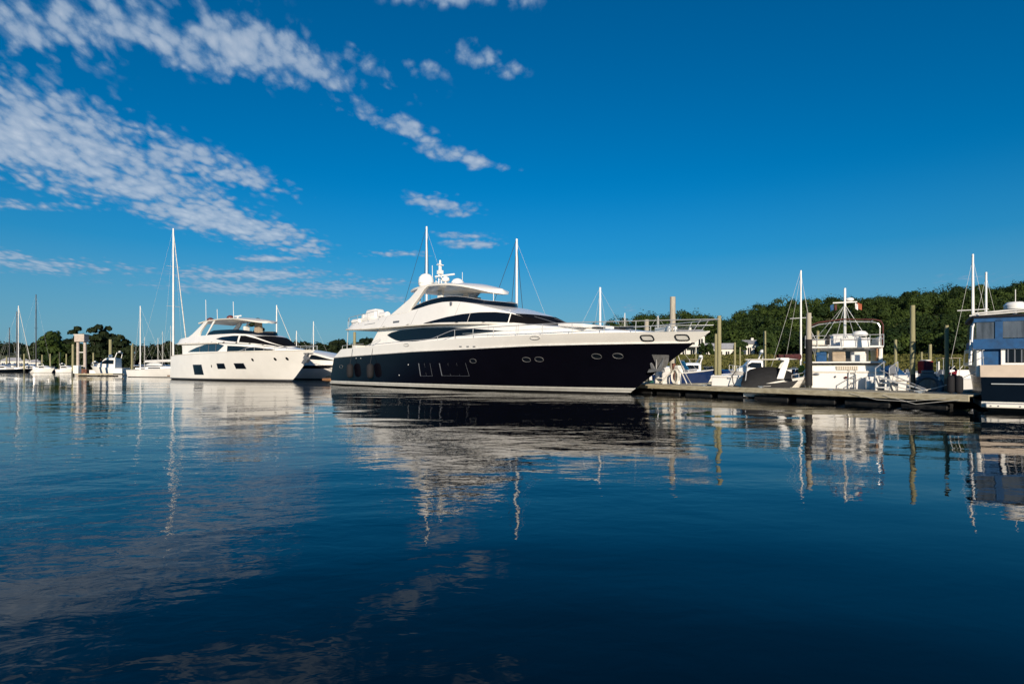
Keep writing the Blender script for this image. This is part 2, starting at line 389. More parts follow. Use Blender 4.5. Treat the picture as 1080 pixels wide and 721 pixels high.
# ------------------------------------------------------------------ land: shore bank, fields, wooded hill
SK = [(-400, 366), (0, 364), (30, 366), (60, 372), (130, 364), (160, 361), (200, 360), (290, 360), (345, 358), (480, 352), (560, 350), (600, 347), (640, 338), (660, 331), (700, 329), (740, 331),
      (763, 334), (780, 329), (800, 321), (830, 316), (870, 314), (900, 313), (950, 309), (985, 306), (1000, 302), (1020, 301), (1080, 299), (1200, 296), (1500, 290)]
SKD = [(-400, 900), (60, 800), (140, 420), (600, 400), (640, 330), (740, 330), (800, 380), (1500, 420)]    # distance of the ridge
SHO = [(-400, 330), (0, 300), (160, 250), (500, 180), (640, 135), (700, 118), (1500, 108)]
def ground_z(px, Y):
    sh = interp(SHO, px); rd = interp(SKD, px); top = zat(interp(SK, px), rd)-(11. if px > 560 else 9.)
    bank = 1.0 if px > 620 else .9
    base = min(1, max(0, (Y-sh)/6.))*bank + max(0, min(1, (Y-sh-6)/55.))*(4.2 if px > 620 else 1.0)
    t = (Y-sh-85)/(rd-sh-85); t = min(1, max(0, t)); t = t*t*(3-2*t)
    return (base if Y > sh else -1.5*min(1, (sh-Y)/6.)) + max(0, top-base)*t
pxs = [-400+i*10 for i in range(191)]
Pg = []
for px in pxs:
    sh = interp(SHO, px)+2.5*math.sin(px*.07)+1.5*math.sin(px*.19); row = []
    for d in [-8, -3, 0, 1.5, 3, 6, 10, 16, 25, 40, 55, 70, 85, 100, 120, 140, 165, 190, 220, 250, 290, 340, 400, 500, 700, 1200, 3000]:
        Y = sh+d; row.append(((px-540)/600*Y, Y, ground_z(px, Y)+.12*math.sin(px*.31+d)))
    Pg.append(row)
def mat_land():
    m = mat('land', (.10, .10, .028), .95, vs=.06, col2=(.055, .065, .016), bump=.8, bs=2.)
    return m
land = MB().grid(Pg); tag(land.build('ground', mat_land()), kind='structure')

# leaf clump crowns, made with numpy
def leaf_mat(name, c1, c2):
    m = bpy.data.materials.new(name); m.use_nodes = True; t = m.node_tree; b = t.nodes['Principled BSDF']
    b.inputs['Roughness'].default_value = .7; b.inputs['Specular IOR Level'].default_value = .15
    at_ = t.nodes.new('ShaderNodeAttribute'); at_.attribute_name = 'kind_of_leaf'
    cr = t.nodes.new('ShaderNodeValToRGB'); t.links.new(at_.outputs['Fac'], cr.inputs[0])
    cr.color_ramp.elements[0].color = (*c1, 1); cr.color_ramp.elements[1].color = (*c2, 1); t.links.new(cr.outputs[0], b.inputs['Base Color'])
    tr = t.nodes.new('ShaderNodeBsdfTranslucent'); t.links.new(cr.outputs[0], tr.inputs['Color'])
    mx = t.nodes.new('ShaderNodeMixShader'); mx.inputs[0].default_value = .12
    t.links.new(b.outputs[0], mx.inputs[1]); t.links.new(tr.outputs[0], mx.inputs[2]); t.links.new(mx.outputs[0], t.nodes['Material Output'].inputs[0])
    return m
LM = leaf_mat('foliage', (.009, .022, .006), (.048, .074, .013))
LMd = leaf_mat('dark_foliage', (.008, .015, .006), (.028, .040, .012))
GM = leaf_mat('marsh_grass_blades', (.045, .055, .012), (.13, .12, .035))
def leaves(C, Rr, n, size, val, flat=.8):
    """C (k,3) clump centres, Rr (k,3) radii, n leaves each -> verts, values"""
    k = len(C); d = rng.normal(size=(k, n, 3)); d /= np.linalg.norm(d, axis=2, keepdims=True)
    d[:, :, 2] = np.abs(d[:, :, 2])*1.0 - .25*(rng.random((k, n)) < .3)
    r = .72+.27*rng.random((k, n, 1))
    lump = 1+.13*np.sin(d[:, :, :1]*4+C[:, None, :1])*np.sin(d[:, :, 1:2]*5+C[:, None, 1:2]*1.7)*1.2
    p = C[:, None, :]+d*r*lump*Rr[:, None, :]
    nrm = d+rng.normal(scale=.27, size=d.shape); nrm /= np.linalg.norm(nrm, axis=2, keepdims=True)
    a = np.cross(nrm, rng.normal(size=d.shape)); a /= np.linalg.norm(a, axis=2, keepdims=True); b = np.cross(nrm, a)
    s = size*(.6+.8*rng.random((k, n, 1)))
    q = np.stack([p-a*s, p+b*s*.8, p+a*s, p-b*s*.8], axis=2).reshape(-1, 3)
    v = np.repeat(np.clip(val[:, None]+rng.normal(scale=.06, size=(k, n)), 0, 1).reshape(-1), 4)
    return q, v
def leaf_obj(name, q, v, m, parent=None):
    n = len(q)//4; me = bpy.data.meshes.new(name)
    me.vertices.add(len(q)); me.vertices.foreach_set('co', q.astype(np.float32).ravel())
    me.loops.add(n*4); me.loops.foreach_set('vertex_index', np.arange(n*4, dtype=np.int32))
    me.polygons.add(n); me.polygons.foreach_set('loop_start', np.arange(0, n*4, 4, dtype=np.int32)); me.polygons.foreach_set('loop_total', np.full(n, 4, dtype=np.int32))
    a = me.attributes.new('kind_of_leaf', 'FLOAT', 'POINT'); a.data.foreach_set('value', v.astype(np.float32))
    me.update(calc_edges=True); me.materials.append(m)
    o = bpy.data.objects.new(name, me); COL.objects.link(o)
    if parent: o.parent = parent
    return o
# wooded hill on the right and low wooded ridge on the left
C = []; Rr = []; V = []
def wood(px0, px1, d0, step, r0, r1, back):
    Y = d0
    Yend = interp(SKD, (px0+px1)/2)+back
    while Y < Yend:
        w = step/Y*600; px = px0+random.random()*w
        while px < px1:
            yy = Y+random.uniform(-3, 3); pj = px+random.uniform(-.4, .4)*w
            rd = interp(SKD, pj)
            if yy < rd+back and yy > interp(SHO, pj)+d0m(pj):
                r = random.uniform(r0, r1); z = ground_z(pj, yy)+random.uniform(-2.8, 1.6); x_ = (pj-540)/600*yy; vv = random.betavariate(1.2, 1.5)
                C.append((x_, yy, z+r*.5)); Rr.append((r*.85, r*.85, r*random.uniform(.8, 1.1))); V.append(vv)
                for q_ in range(4):
                    a_ = random.uniform(0, 6.28); C.append((x_+r*.6*math.cos(a_), yy+r*.6*math.sin(a_), z+r*random.uniform(.3, .95))); Rr.append((r*random.uniform(.32, .5),)*3); V.append(min(1, max(0, vv+random.uniform(-.1, .12))))
            px += w
        Y += step*.9
def d0m(p): return interp([(-400, 40), (600, 60), (680, 118), (790, 112), (830, 80), (930, 60), (1500, 50)], p)
wood(560, 1230, 150, 11.5, 4.6, 8.6, 12)
q1, v1 = leaves(np.array(C), np.array(Rr), 210, .44, np.array(V)); print('crowns right', len(C))
C2 = C; C = []; Rr = []; V = []
wood(125, 580, 300, 11, 4, 6.5, 15)
wood(-260, 125, 620, 22, 7, 11, 20)
q2, v2 = leaves(np.array(C), np.array(Rr), 40, 1.1, np.array(V)*.6); print('crowns left', len(C))
tag(leaf_obj('hillside_woodland', q1, v1, LM), 'dense green woodland covering the hill on the right', 'woodland', kind='stuff')
tag(leaf_obj('distant_treeline', q2, v2, LMd), 'low dark treeline far across the water', 'treeline', kind='stuff')
# marsh grass
k = 26000; pxg = rng.uniform(640, 1180, k); dg = rng.random(k)**1.5*75
Yg = np.array([interp(SHO, p) for p in pxg])+dg+1; zg = np.array([ground_z(p, y) for p, y in zip(pxg, Yg)])
b0 = np.stack([(pxg-540)/600*Yg, Yg, zg], 1); hgt = .25+.45*rng.random(k); w = .16
q = np.stack([b0+np.array([-w, 0, -.2]), b0+np.array([w, 0, -.2]), b0+np.stack([rng.normal(0, .2, k)+w*.5, rng.normal(0, .3, k), hgt], 1), b0+np.stack([rng.normal(0, .2, k)-w*.5, rng.normal(0, .3, k), hgt*.9], 1)], 1).reshape(-1, 3)
tag(leaf_obj('marsh_grass', q, np.repeat(rng.random(k), 4), GM), 'olive marsh grass on the bank behind the marina', 'grass', kind='stuff')

def tree(px, Y, ptop, halfw, label, group=None, m=None, n=1500, size=.5, nc=9, zb=None, name='broadleaf_tree', low=.15, val=.4):
    z0 = ground_z(px, Y) if zb is None else zb; x = (px-540)/600*Y; H = zat(ptop, Y)-z0; W_ = halfw/600*Y
    e = empty(name, (x, Y, z0), 0, label, 'tree' if name != 'bush' else 'bush', group)
    t = MB(); hh = H*.55
    t.cyl((0, 0, -.3), (.1, 0, hh), .035*H, .018*H, 8)
    for i in range(5):
        a = i*2.4; t.cyl((0, 0, hh*(.35+.1*i)), (W_*.6*math.cos(a), W_*.6*math.sin(a), H*(.5+.07*i)), .015*H, .005*H, 6)
    t.build('trunk', 'bark', e)
    C = []; Rr = []
    for i in range(nc):
        a = random.uniform(0, 6.28); f = random.random()**.5*.62; zz = random.uniform(low+.12, .78)
        k2 = math.sqrt(max(.15, 1-((zz-.45)/.55)**2)); r = random.uniform(.36, .55)*min(W_, H*.6)
        C.append((W_*f*k2*math.cos(a), W_*f*k2*math.sin(a), H*zz)); Rr.append((r, r, r*.8))
    for zt_, k3 in ((1-.26*min(W_, H*.6)/H, .36), (.72, .5), (.55, .55)): C.append((0, 0, H*zt_)); Rr.append((k3*min(W_, H*.6),)*3)
    if H > 2.2*W_:
        for i in range(8): C.append((W_*.45*math.cos(i*2.3), W_*.45*math.sin(i*2.3), H*(.35+.075*i))); Rr.append((.42*W_, .42*W_, .32*W_))
    C = np.array(C); Rr = np.array(Rr)
    q, v = leaves(C, Rr, n//len(C), size, val+rng.normal(scale=.18, size=len(C)))
    leaf_obj('crown', q, v, m or LM, e); return e
G1 = 'trees on the far left shore'
tree(56, 265, 351, 22, 'broad rounded green tree behind the left moored boats', G1, LM, 3600, .8, 16, low=-.05)
tree(38, 300, 362, 14, 'low bushy tree at the left end of the shore trees', G1, LMd, 2000, .8, 10, low=-.05)
tree(82, 262, 345, 10, 'slim dark tree rising just left of the twin post tower', G1, LMd, 2200, .7, 10)
tree(104, 258, 343, 12, 'tallest dark tree right of the twin post tower', G1, LMd, 2800, .7, 12)
tree(114, 262, 345, 9, 'dark round topped tree behind the thick wooden pile', G1, LMd, 2200, .7, 10, low=-.05)
tree(92, 255, 364, 16, 'low dark bushy tree behind the twin post tower', G1, LMd, 2800, .7, 12, low=-.1)
tree(127, 262, 354, 12, 'dark low tree at the right end of the shore trees', G1, LMd, 2400, .7, 10, low=-.1)
tree(72, 268, 358, 12, 'dark middle tree filling between the broad and slim trees', G1, LMd, 2400, .7, 10, low=-.1)
tree(271, 150, 336.5, 10, 'dark tree rising behind the white yacht hardtop', None, LMd, 2600, .35, 12, zb=0.9, low=-.05)
G2 = 'bushes around the shore buildings'
tree(741, 192, 362, 5, 'small round bush in front of the white house', G2, LM, 900, .35, 6, name='bush', low=-.1, val=.3)
tree(749, 190, 362.5, 5, 'small bush between the white house and the long building', G2, LM, 900, .35, 6, name='bush', low=-.1, val=.3)
tree(779, 190, 360, 11, 'round green bush before the long grey roofed building', G2, LM, 2200, .38, 10, name='bush', low=-.1, val=.45)
tree(810, 196, 355, 16, 'large rounded tree right of the small white gable', None, LM, 3600, .45, 14, low=-.1, val=.45)

# ------------------------------------------------------------------ shore buildings
def house(name, px, Y, w, d, h, rh, label, rz=0., ns=2, nw=4, wall='house', roof='roof', cat='house', porch=False):
    z0 = ground_z(px, Y)-.4; e = empty(name, at(px, Y, z0), rz, label, cat)
    MB().box((0, d/2, h/2), (w, d, h)).build('wall', wall, e)
    MB().prism([(-w/2-.4, 0), (w/2+.4, 0), (w/2-.0, rh), (-w/2+.0, rh)], 0, 0) 
    r = MB(); r.add([(-w/2-.4, -.5, h+.03), (w/2+.4, -.5, h+.03), (w/2+.4, d+.5, h+.03), (-w/2-.4, d+.5, h+.03), (-w/2-.4, d/2, h+rh), (w/2+.4, d/2, h+rh)],
                    [[0, 1, 5, 4], [2, 3, 4, 5], [0, 4, 3], [1, 2, 5], [0, 3, 2, 1]]); rf = r.build('roof', roof, e, smooth=0)
    MB().box((w*.2, d/2, h+rh), (.8, .8, 1.4)).build('chimney', wall, rf)
    for k in range(ns):
        for i in range(nw):
            x = -w/2+w*(i+.5)/nw; z = h*(k+.5)/ns
            f = MB().box((x, -.03, z), (w/nw*.52, .08, h/ns*.5)).build('window', 'glass', e)
            MB().box((x, -.06, z), (w/nw*.08, .06, h/ns*.5)).box((x, -.05, z-h/ns*.27), (w/nw*.6, .14, .12)).build('frame', wall, f)
    if porch:
        p = MB().box((0, -1.6, h*.5), (w, 3.0, .25))
        p.build('porch_roof', roof, e)
        for i in range(5): MB().box((-w/2+.3+i*(w-.6)/4, -2.9, h*.25), (.25, .25, h*.5)).build('porch_post', wall, e)
    return e
house('white_house', 722, 196, 13.5, 9, 7.6, 2.6, 'two storey white house on the bank beyond the black yacht bow', R(-6), 2, 5, porch=True)
house('long_building', 771, 205, 20, 8, 3.4, 2.3, 'long low white building with pale grey roof behind the bushes', R(-3), 1, 8, roof='droof', cat='building')
house('gable_house', 794, 199, 4.5, 7, 5.0, 1.6, 'small white building with raised end beside the long roof', R(-4), 1, 2, cat='building')
house('hillside_house', 942, 250, 5.5, 6, 3.6, 1.8, 'small white house half hidden among the hillside trees', R(-12), 1, 2, roof='droof')
house('waterfront_house', 42, 292, 11, 8, 4, 2.2, 'pale low building behind the sailboats at far left', 0, 1, 5, roof='droof', cat='building')
house('boat_shed', 16, 330, 17, 8, 4.5, 2.0, 'long pale boat shed on the shore at the left edge', 0, 1, 5, roof='droof', cat='building')
# ------------------------------------------------------------------ the large black hulled motor yacht
YC = (-13.45, 51.1); YR = R(-46); L = survey(YC, YR)
def LP(pts, y): return sorted(L(a, b, y) for a, b in pts)
def black_yacht():
    e = empty('motor_yacht', (YC[0], YC[1], 0), YR, 'large black hulled motor yacht with white decks and hardtop moored at the centre', 'yacht')
    H = Hull([(-.6, 27.2), (0, 28.7), (.3, 29.1), (2.65, 32.55), (3.15, 33.35), (4, 34)], [(-.6, .1), (0, .2), (2.28, 1.35), (2.97, 2.75), (3.4, 3.1)], 3.42, 3.15, 3.1, ud=.52, pd=2.7, uw=.30, pw=1.75)
    zb = [(1.3, 2.28), (13.5, 2.54), (19.5, 2.58), (24.4, 2.65), (33, 2.64)]
    zt = [(1.3, 2.9), (2.8, 2.96), (7.9, 3.05), (12.8, 3.17), (18.5, 3.23), (27, 3.21), (33.3, 3.14)]
    fb = lambda x: sm(zb, x); ft = lambda x: sm(zt, x)
    m = MB(); H.band(m, .34, fb, 8, 70); hull = m.build('hull', 'navy', e, 30)
    m = MB(); H.band(m, -.6, .10, 2, 60, off=-.01); m.build('antifouling', 'anti', hull)
    m = MB(); H.band(m, .10, .34, 2, 60, off=.006); m.build('boot_stripe', 'boot', hull)
    m = MB(); H.band(m, .19, .215, 1, 60, off=.014); m.build('pinstripe', 'navy', hull)
    m = MB(); H.band(m, fb, ft, 4, 70, off=.004); H.deck(m, ft, 0, 60, .02); m.build('bulwark', 'white', e, 30)
    m = MB()
    for s in (-1, 1):
        pts = [(x, s*(H.y(x, fb(x))+.03), fb(x)) for x in [1.4+i*.5 for i in range(63)]]; m.tube(pts, .045, 6)
    m.build('rubbing_strake', 'offwhite', e)
    # swim platform
    m = MB().slab([(-1.5, -2.7), (-1.1, -3.0), (.5, -3.05), (.5, 3.05), (-1.1, 3.0), (-1.5, 2.7)], .28, .52); m.build('swim_platform', 'teak', e, bevel=.04)
    # hull windows and ports
    ys = H.y
    def prt(px, py, w, h, lat, nm='porthole', p=2.2):
        x, z = L(px, py, lat); f = MB(); oval(f, x, z, w, h, ys, off=.012, p=p); f = f.build(nm, 'glass', e, smooth=0)
        g = MB(); oval_ring(g, x, z, w+.01, h+.01, ys, .014, off=.02, p=p); g.build('frame', 'plate', f)
    for px, py, w in ((361, 386.5, .3), (370, 386.5, .17), (499.5, 380.5, .26), (550, 379, .26), (564.8, 378.7, .26), (628.5, 375.5, .24), (646.5, 375, .24)):
        lat = -3.35 if px < 560 else (-3.1 if px < 600 else -2.1); prt(px, py, w, .12, lat)
    for a, b in ((444.5, 456), (465.5, 491.5)):
        x0, z1 = L(a, 383, -3.35); x1, z0 = L(b, 396.5, -3.35)
        f = MB(); patch(f, [(x0, z1), (x1, z1)], [(x0, z0), (x1, z0)], ys, off=.012, nx=8); f = f.build('hull_window', 'navy', e)
        g = MB(); q = [(x, -(ys(x, z)+.02), z) for x, z in ((x0, z1), (x1, z1), (x1, z0), (x0, z0), (x0, z1))]; g.tube(q[1:], .008, 5); g.tube([q[0], q[3]], .03, 5)
        n = 1 if b < 460 else 2
        for k in range(n):
            x = x0+(x1-x0)*(k+1)/(n+1); g.tube([(x, -(ys(x, z0)+.012), z0), (x, -(ys(x, z1)+.012), z1)], .007, 5)
        g.build('frame', 'grey', f)
    for px, py, lat in ((434, 371.3-14, -3.3), (569, 354.3, -3.1)):   # fairleads in the bulwark
        x, z = L(px, py+.3, lat); g = MB(); oval_ring(g, x, min(z, ft(x)-.16), .32, .09, ys, .02, off=.03); g.build('fairlead', 'steel', e)
    for px, py, lat in ((682, 356, -1.75), (722, 355.7, -.75)):
        x, z = L(px, py, lat); f = MB(); oval(f, x, z, .25, .11, ys, off=.03, p=4); f = f.build('mooring_port', 'offwhite', e)
        g = MB(); oval_ring(g, x, z, .27, .13, ys, .035, off=.03, p=4); g.build('frame', 'glass', f)
    g = MB()
    for px in (489.5, 497, 503.5):
        x, z = L(px, 365.2, -3.4); g.box((x, -(ys(x, z)+.02), z), (.22, .05, .05))
    g.split('scupper', 'grey', e)
    g = MB()
    for px, py in ((378.5, 377.7), (383.5, 377.7), (348.5, 391), (433.5, 384.5), (423, 395.5)):
        x, z = L(px, py, -3.35); g.ell((x, -(ys(x, z)+.01), z), (.07, .03, .05), 8, 6)
    g.split('exhaust_fitting', 'steel', e)
    # stainless anchor plate with the stowed anchor on the bow flare
    def bp(px, py, lat, off=.03):
        x, z = L(px, py, lat); return (x, -(ys(x, z)+off), z)
    m = MB(); o = [(687, 388, -1.2), (684, 390, -1.25), (690, 390, -1.15), (701, 388, -.85), (706, 375, -.95), (700, 376, -1.1), (690, 374, -1.35)]
    up = sorted([L(683, 373.5, -1.45), L(702, 374, -1.0)]); lo = sorted([L(678, 390, -1.4), L(697, 387, -.95)])
    patch(m, [up[0], up[1]], [(up[0][0], lo[0][1]), (up[1][0]-.25, lo[1][1]), (up[1][0], up[1][1]-.05)], ys, off=.018, nx=10); pl = m.build('anchor_plate', 'plate', e)
    ax, az = L(687, 384, -1.25)
    m = MB(); yy = -(ys(ax, az)+.14)
    m.tube([(ax, yy, az+.45), (ax, yy-.02, az-.25)], .05)
    m.prism([(ax-.04, az-.28), (ax-.42, az+.35), (ax-.30, az-.22)], yy-.05, yy+.05); m.prism([(ax+.04, az-.28), (ax+.46, az+.38), (ax+.32, az-.22)], yy-.05, yy+.05)
    m.prism([(ax-.5, az-.42), (ax+.45, az-.34), (ax+.4, az-.22), (ax-.4, az-.24)], yy-.08, yy+.08)
    m.build('anchor', 'plate', e, bevel=.01)
    # saloon deckhouse
    zl = lambda x: 2.6
    t1 = [(6, 4.42), (15, 4.28), (20, 4.12), (23, 3.95), (25, 3.72), (26.6, 3.55), (28, 3.42), (30.6, 3.2)]
    B1 = Body(6.1, 14, 30.8, 2.78, zl, lambda x: sm(t1, x), tum=.05, p=2.2, q=.62, slant=1.7, camber=.10)
    m = MB(); B1.wall(m, 60, 4); B1.roof(m, 60); m.build('saloon_deckhouse', 'white', e, 30)
    # main saloon window, pointed at both ends
    up = LP([(411, 353.3), (415, 350.5), (425, 348), (450, 345.6), (478, 345.2), (495, 345.8), (512, 347.2), (531, 348.6)], -2.75)
    lo = LP([(411, 353.3), (415, 356), (421, 358.8), (428, 360.3), (440, 360), (470, 356.2), (490, 353.5), (510, 351), (531, 348.6)], -2.75)
    for s in (-1, 1):
        w = MB(); patch(w, up, lo, B1.y, s, .014, 40); w = w.build('saloon_window', 'glass', e)
    # foredeck coachroof, hatches
    m = MB()
    for x, y in ((27.2, -.9), (28.4, 0)): m.slab([(x-.4, y-.35), (x+.4, y-.35), (x+.4, y+.35), (x-.4, y+.35)], 3.5, 3.62)
    m.split('deck_hatch', 'glass', e, bevel=.02)
    m = MB().box((26.3, -1.2, 3.72), (1.9, 1.5, .22), ry=R(5)).box((26.3, 1.2, 3.72), (1.9, 1.5, .22), ry=R(5)); m.split('sun_pad', 'white', e, bevel=.08)
    # flybridge body with wheelhouse
    b2 = [(1.7, 4.62), (6, 4.44), (15, 4.34), (20, 4.14), (22, 4.0), (24.6, 3.76)]
    t2 = [(1.7, 4.74), (3.7, 5.02), (7.4, 5.2), (9.7, 5.42), (12.5, 5.52), (14.3, 5.72), (15.8, 5.80), (17.3, 5.72), (18.8, 5.46), (20, 5.16), (21.4, 4.80), (22.6, 4.42), (23.6, 4.10), (24.6, 3.84)]
    B2 = Body(1.7, 14.5, 24.65, 3.05, lambda x: sm(b2, x), lambda x: sm(t2, x), tum=.13, p=2.5, q=.68, camber=.05)
    hl = lambda x: 3.05*max(0, 1-max(0, (x-14.5)/10.15)**2.5)**.68 * (1-.35*max(0, (4-x)/2.3)**2)
    B2.half = hl
    m = MB(); B2.wall(m, 70, 5); B2.roof(m, 70)
    m.grid([[(x, -B2.half(x), B2.zb(x)), (x, B2.half(x), B2.zb(x))] for x in B2.xs(60)]); m.build('flybridge_body', 'white', e, 30)
    m = MB()                                                    # shadow-gap ledge along the deck edge
    for s in (-1, 1): m.tube([(x, s*(B2.half(x)+.02), B2.zb(x)) for x in [2.5+i*.6 for i in range(38)]], .05, 6)
    m.build('deck_ledge', 'cream', e)
    # wheelhouse side glass wrapping into the windscreen
    up = [(14.2, 4.46), (15.2, 4.58), (16.6, 4.74), (18, 4.84), (19.4, 4.87), (20.6, 4.82), (21.6, 4.68), (22.6, 4.40), (23.6, 4.08), (24.6, 3.82)]
    lo = [(14.2, 4.42), (16, 4.40), (20, 4.24), (22, 4.1), (23.6, 3.9), (24.6, 3.78)]
    def wrap(off, x0, x1, uo=None, n=40, sides=(-1, 1)):
        g = MB()
        for s in sides:
            Pg = []
            for i in range(n+1):
                x = x0+(x1-x0)*i/n; zu, z_ = (B2.zt(x) if x > 22.6 else interp(up, x)), interp(lo, x)
                Pg.append([(x, s*(B2.y(x, z_+(zu-z_)*j/5)+off), z_+(zu-z_)*j/5) for j in range(6)])
            g.grid(Pg)
        return g
    w = wrap(.015, 14.2, 21.55).build('wheelhouse_window', 'glass', e)
    g = MB()
    for x in (18.6,): g.tube([(x, -(B2.y(x, interp(lo, x))+.02), interp(lo, x)), (x+.1, -(B2.y(x, interp(up, x))+.02), interp(up, x))], .02)
    g.build('glazing_bar', 'grey', w)
    g = wrap(.015, 21.62, 24.55); B2.roof(g, 30, 21.9, 24.6, .02)
    for s in (-1, 1): g.tube([(x, s*(B2.half(x)*(1-B2.tum)+.0), B2.zt(x)+.0) for x in [21.9+.22*i for i in range(13)]], .035, 6)
    w = g.build('windscreen', 'mesh', e)
    for y in (-.9, .9): MB().tube([(24.3, y*.8, 3.98), (23.4, y*.85, 4.26), (22.6, y, 4.5)], .02).build('wiper', 'grey', w)
    # flybridge wind screen
    def scr(x, v): return v
    m = MB(); Pg = []
    xsn = [11.9, 12.6, 13.5, 14.5, 15.5, 16.3, 17, 17.6, 18.1, 18.5, 18.75]
    hs = [.10, .28, .34, .36, .36, .36, .36, .34, .32, .30, .28]
    line = [(x, -(B2.half(x)*(1-B2.tum)*(1 if x < 16 else (1-.35*((x-16)/2.75)**2)) - .08), sm(t2, x), h) for x, h in zip(xsn, hs)]
    line += [(19.0, -.9, sm(t2, 18.9)+.02, .27), (19.1, 0, sm(t2, 18.9)+.02, .27)]
    line += [(x, -y, z, h) for x, y, z, h in line[::-1][1:]]
    m.grid([[(x, y, z-.05), (x-.15*h, y*.985, z+h)] for x, y, z, h in line])
    m.grid([[(x-.02, y*.99, z-.05), (x-.15*h-.02, y*.975, z+h)] for x, y, z, h in line]); w = m.build('flybridge_screen', 'glass', e)
    m = MB(); m.tube([(x-.15*h, y*.98, z+h+.015) for x, y, z, h in line], .02, 5); m.build('screen_rail', 'steel', w)
    # radar arch legs sweeping up to the hardtop
    pts = LP([(417, 331)], -2.7)
    arch = [(9.3, 5.30), (10.6, 5.85), (11.8, 6.4), (12.4, 6.8), (12.8, 7.06), (13.9, 7.1), (13.5, 6.9), (12.9, 6.35), (12.3, 5.85), (12.0, 5.5), (11.8, 5.35)]
    m = MB()
    for s in (-1, 1): m.prism(arch, s*2.72, s*2.42, lean=-s*.13)
    m.split('radar_arch', 'white', e, bevel=.05)
    # hardtop
    ht = [(11.3, 7.0), (12.5, 7.12), (14, 7.17), (15.5, 7.1), (16.8, 6.92), (17.8, 6.68), (18.8, 6.36)]
    def hh(x): return 2.45*math.sqrt(max(0, 1-max(0, (x-13.6)/5.2)**2.2))*(1-.12*max(0, (12.5-x)/1.2)**2)
    top = []; bot = []
    for i in range(33):
        x = 11.3+7.49*(1-(1-i/32)**1.5); b = hh(x); z = sm(ht, x)
        top.append([(x, b*k, z+.22*(1-k*k)+.02) for k in (-1, -.85, -.5, 0, .5, .85, 1)])
        bot.append([(x, b*k*.985, z-.10-.30*(1-k*k)*math.sin(math.pi*min(1, max(0, (x-12.0)/6.8)))**.7) for k in (-1, -.85, -.5, 0, .5, .85, 1)])
    m = MB().grid(top).grid(bot)
    m.grid([[r[0], q[0]] for r, q in zip(top, bot)]).grid([[r[-1], q[-1]] for r, q in zip(top, bot)]).grid([top[0], bot[0]]).grid([top[-1], bot[-1]])
    hard = m.build('hardtop', 'white', e, 40)
    m = MB().grid([[(x, y*.9, z-.012) for x, y, z in r] for r in bot[2:-2]]); m.build('headlining', 'cream', hard)
    m = MB()
    for s in (-1, 1): m.prism([(13.4, 5.5), (13.95, 5.5), (13.95, 6.9), (13.4, 6.9)], s*1.2-.1, s*1.2+.1)
    m.split('hardtop_pillar', 'white', e, bevel=.03)
    m = MB()
    for s in (-1, 1): m.tube([(12.5, s*2.2, 5.4), (12.6, s*2.15, 7.0)], .04)
    m.split('grab_pole', 'steel', e)
    m = MB().box((16.6, 0, 5.85), (.8, 1.6, .45), taper=.8); m.build('helm_console', 'offwhite', e, bevel=.05)
    m = MB().box((15.6, -.6, 6.05), (.14, .55, .7)).box((15.6, .6, 6.05), (.14, .55, .7)); m.split('helm_seat', 'tan', e, bevel=.05)
    # domes and aerials
    m = MB().lathe([(.02, 0), (.34, .02), (.38, .12), (.54, .3), (.56, .62), (.5, .88), (.34, 1.06), (.12, 1.15), (.01, 1.16)], (12.1, -1.35, 7.12), 20); d = m.build('satellite_dome', 'dome', e, 60)
    m = MB().lathe([(.565, 0), (.575, .03), (.565, .06)], (12.1, -1.35, 7.52), 20); m.build('seam', 'offwhite', d)
    m = MB().lathe([(.02, 0), (.34, .02), (.38, .12), (.54, .3), (.56, .62), (.5, .88), (.34, 1.06), (.12, 1.15), (.01, 1.16)], (12.1, 1.6, 7.05), 20); m.build('satellite_dome', 'dome', e, 60)
    m = MB().lathe([(.01, -.05), (.42, -.02), (.44, .16), (.3, .34), (.1, .42), (.01, .43)], (14.7, -.5, 7.3), 18); m.build('small_dome', 'dome', e, 60)
    m = MB(); mx, my = 12.4, -.3
    m.tube([(mx, my-.16, 7.3), (mx, my-.05, 9.15)], .045).tube([(mx, my+.16, 7.3), (mx, my+.05, 9.15)], .045)
    for k in range(6): m.tube([(mx, my-.15+.02*k, 7.6+.28*k), (mx, my+.15-.02*k, 7.6+.28*k)], .03)
    m.box((mx, my, 8.45), (.34, .34, .28)).box((mx, my, 9.0), (.2, .5, .06)).ell((mx, my, 9.25), (.08, .08, .12)).box((mx-.75, my, 7.75), (1.5, .06, .06)).tube([(mx-.5, my, 7.3), (mx-.5, my, 8.1)], .03)
    m.tube([(mx-.9, my-.1, 7.3), (mx-.9, my-.1, 8.0)], .03)
    m.build('light_mast', 'white', e)
    m = MB().lathe([(.01, 0), (.2, .02), (.3, .12), (.26, .3), (.1, .38), (.01, .38)], (13.2, -.4, 7.65), 14).tube([(13.2, -.4, 7.2), (13.2, -.4, 7.7)], .08); m.build('radar_pedestal', 'dome', e, 60)
    m = MB().box((13.15, -.45, 8.12), (1.9, .12, .12), rz=R(10)); m.build('radar_bar', 'dome', e, bevel=.03)
    m = MB().tube([(12.3, -.9, 7.2), (12.25, -.9, 8.9)], .022, 5).tube([(12.9, 1.4, 7.2), (12.9, 1.4, 8.6)], .018, 5).tube([(18.6, -.6, 5.4), (18.6, -.6, 6.4)], .025, 5); m.split('whip_antenna', 'white', e)
    x, z = L(480, 320.7+1, -2.7); m = MB().box((x, -2.74, z+.1), (.14, .1, .2)); m.build('side_light', 'grey', e)
    # aft deck interior under the overhang
    m = MB().slab([(1.8, -2.9), (7, -3.0), (7, 3.0), (1.8, 2.9)], 2.62, 2.68); m.build('aft_deck', 'teak', e)
    m = MB()
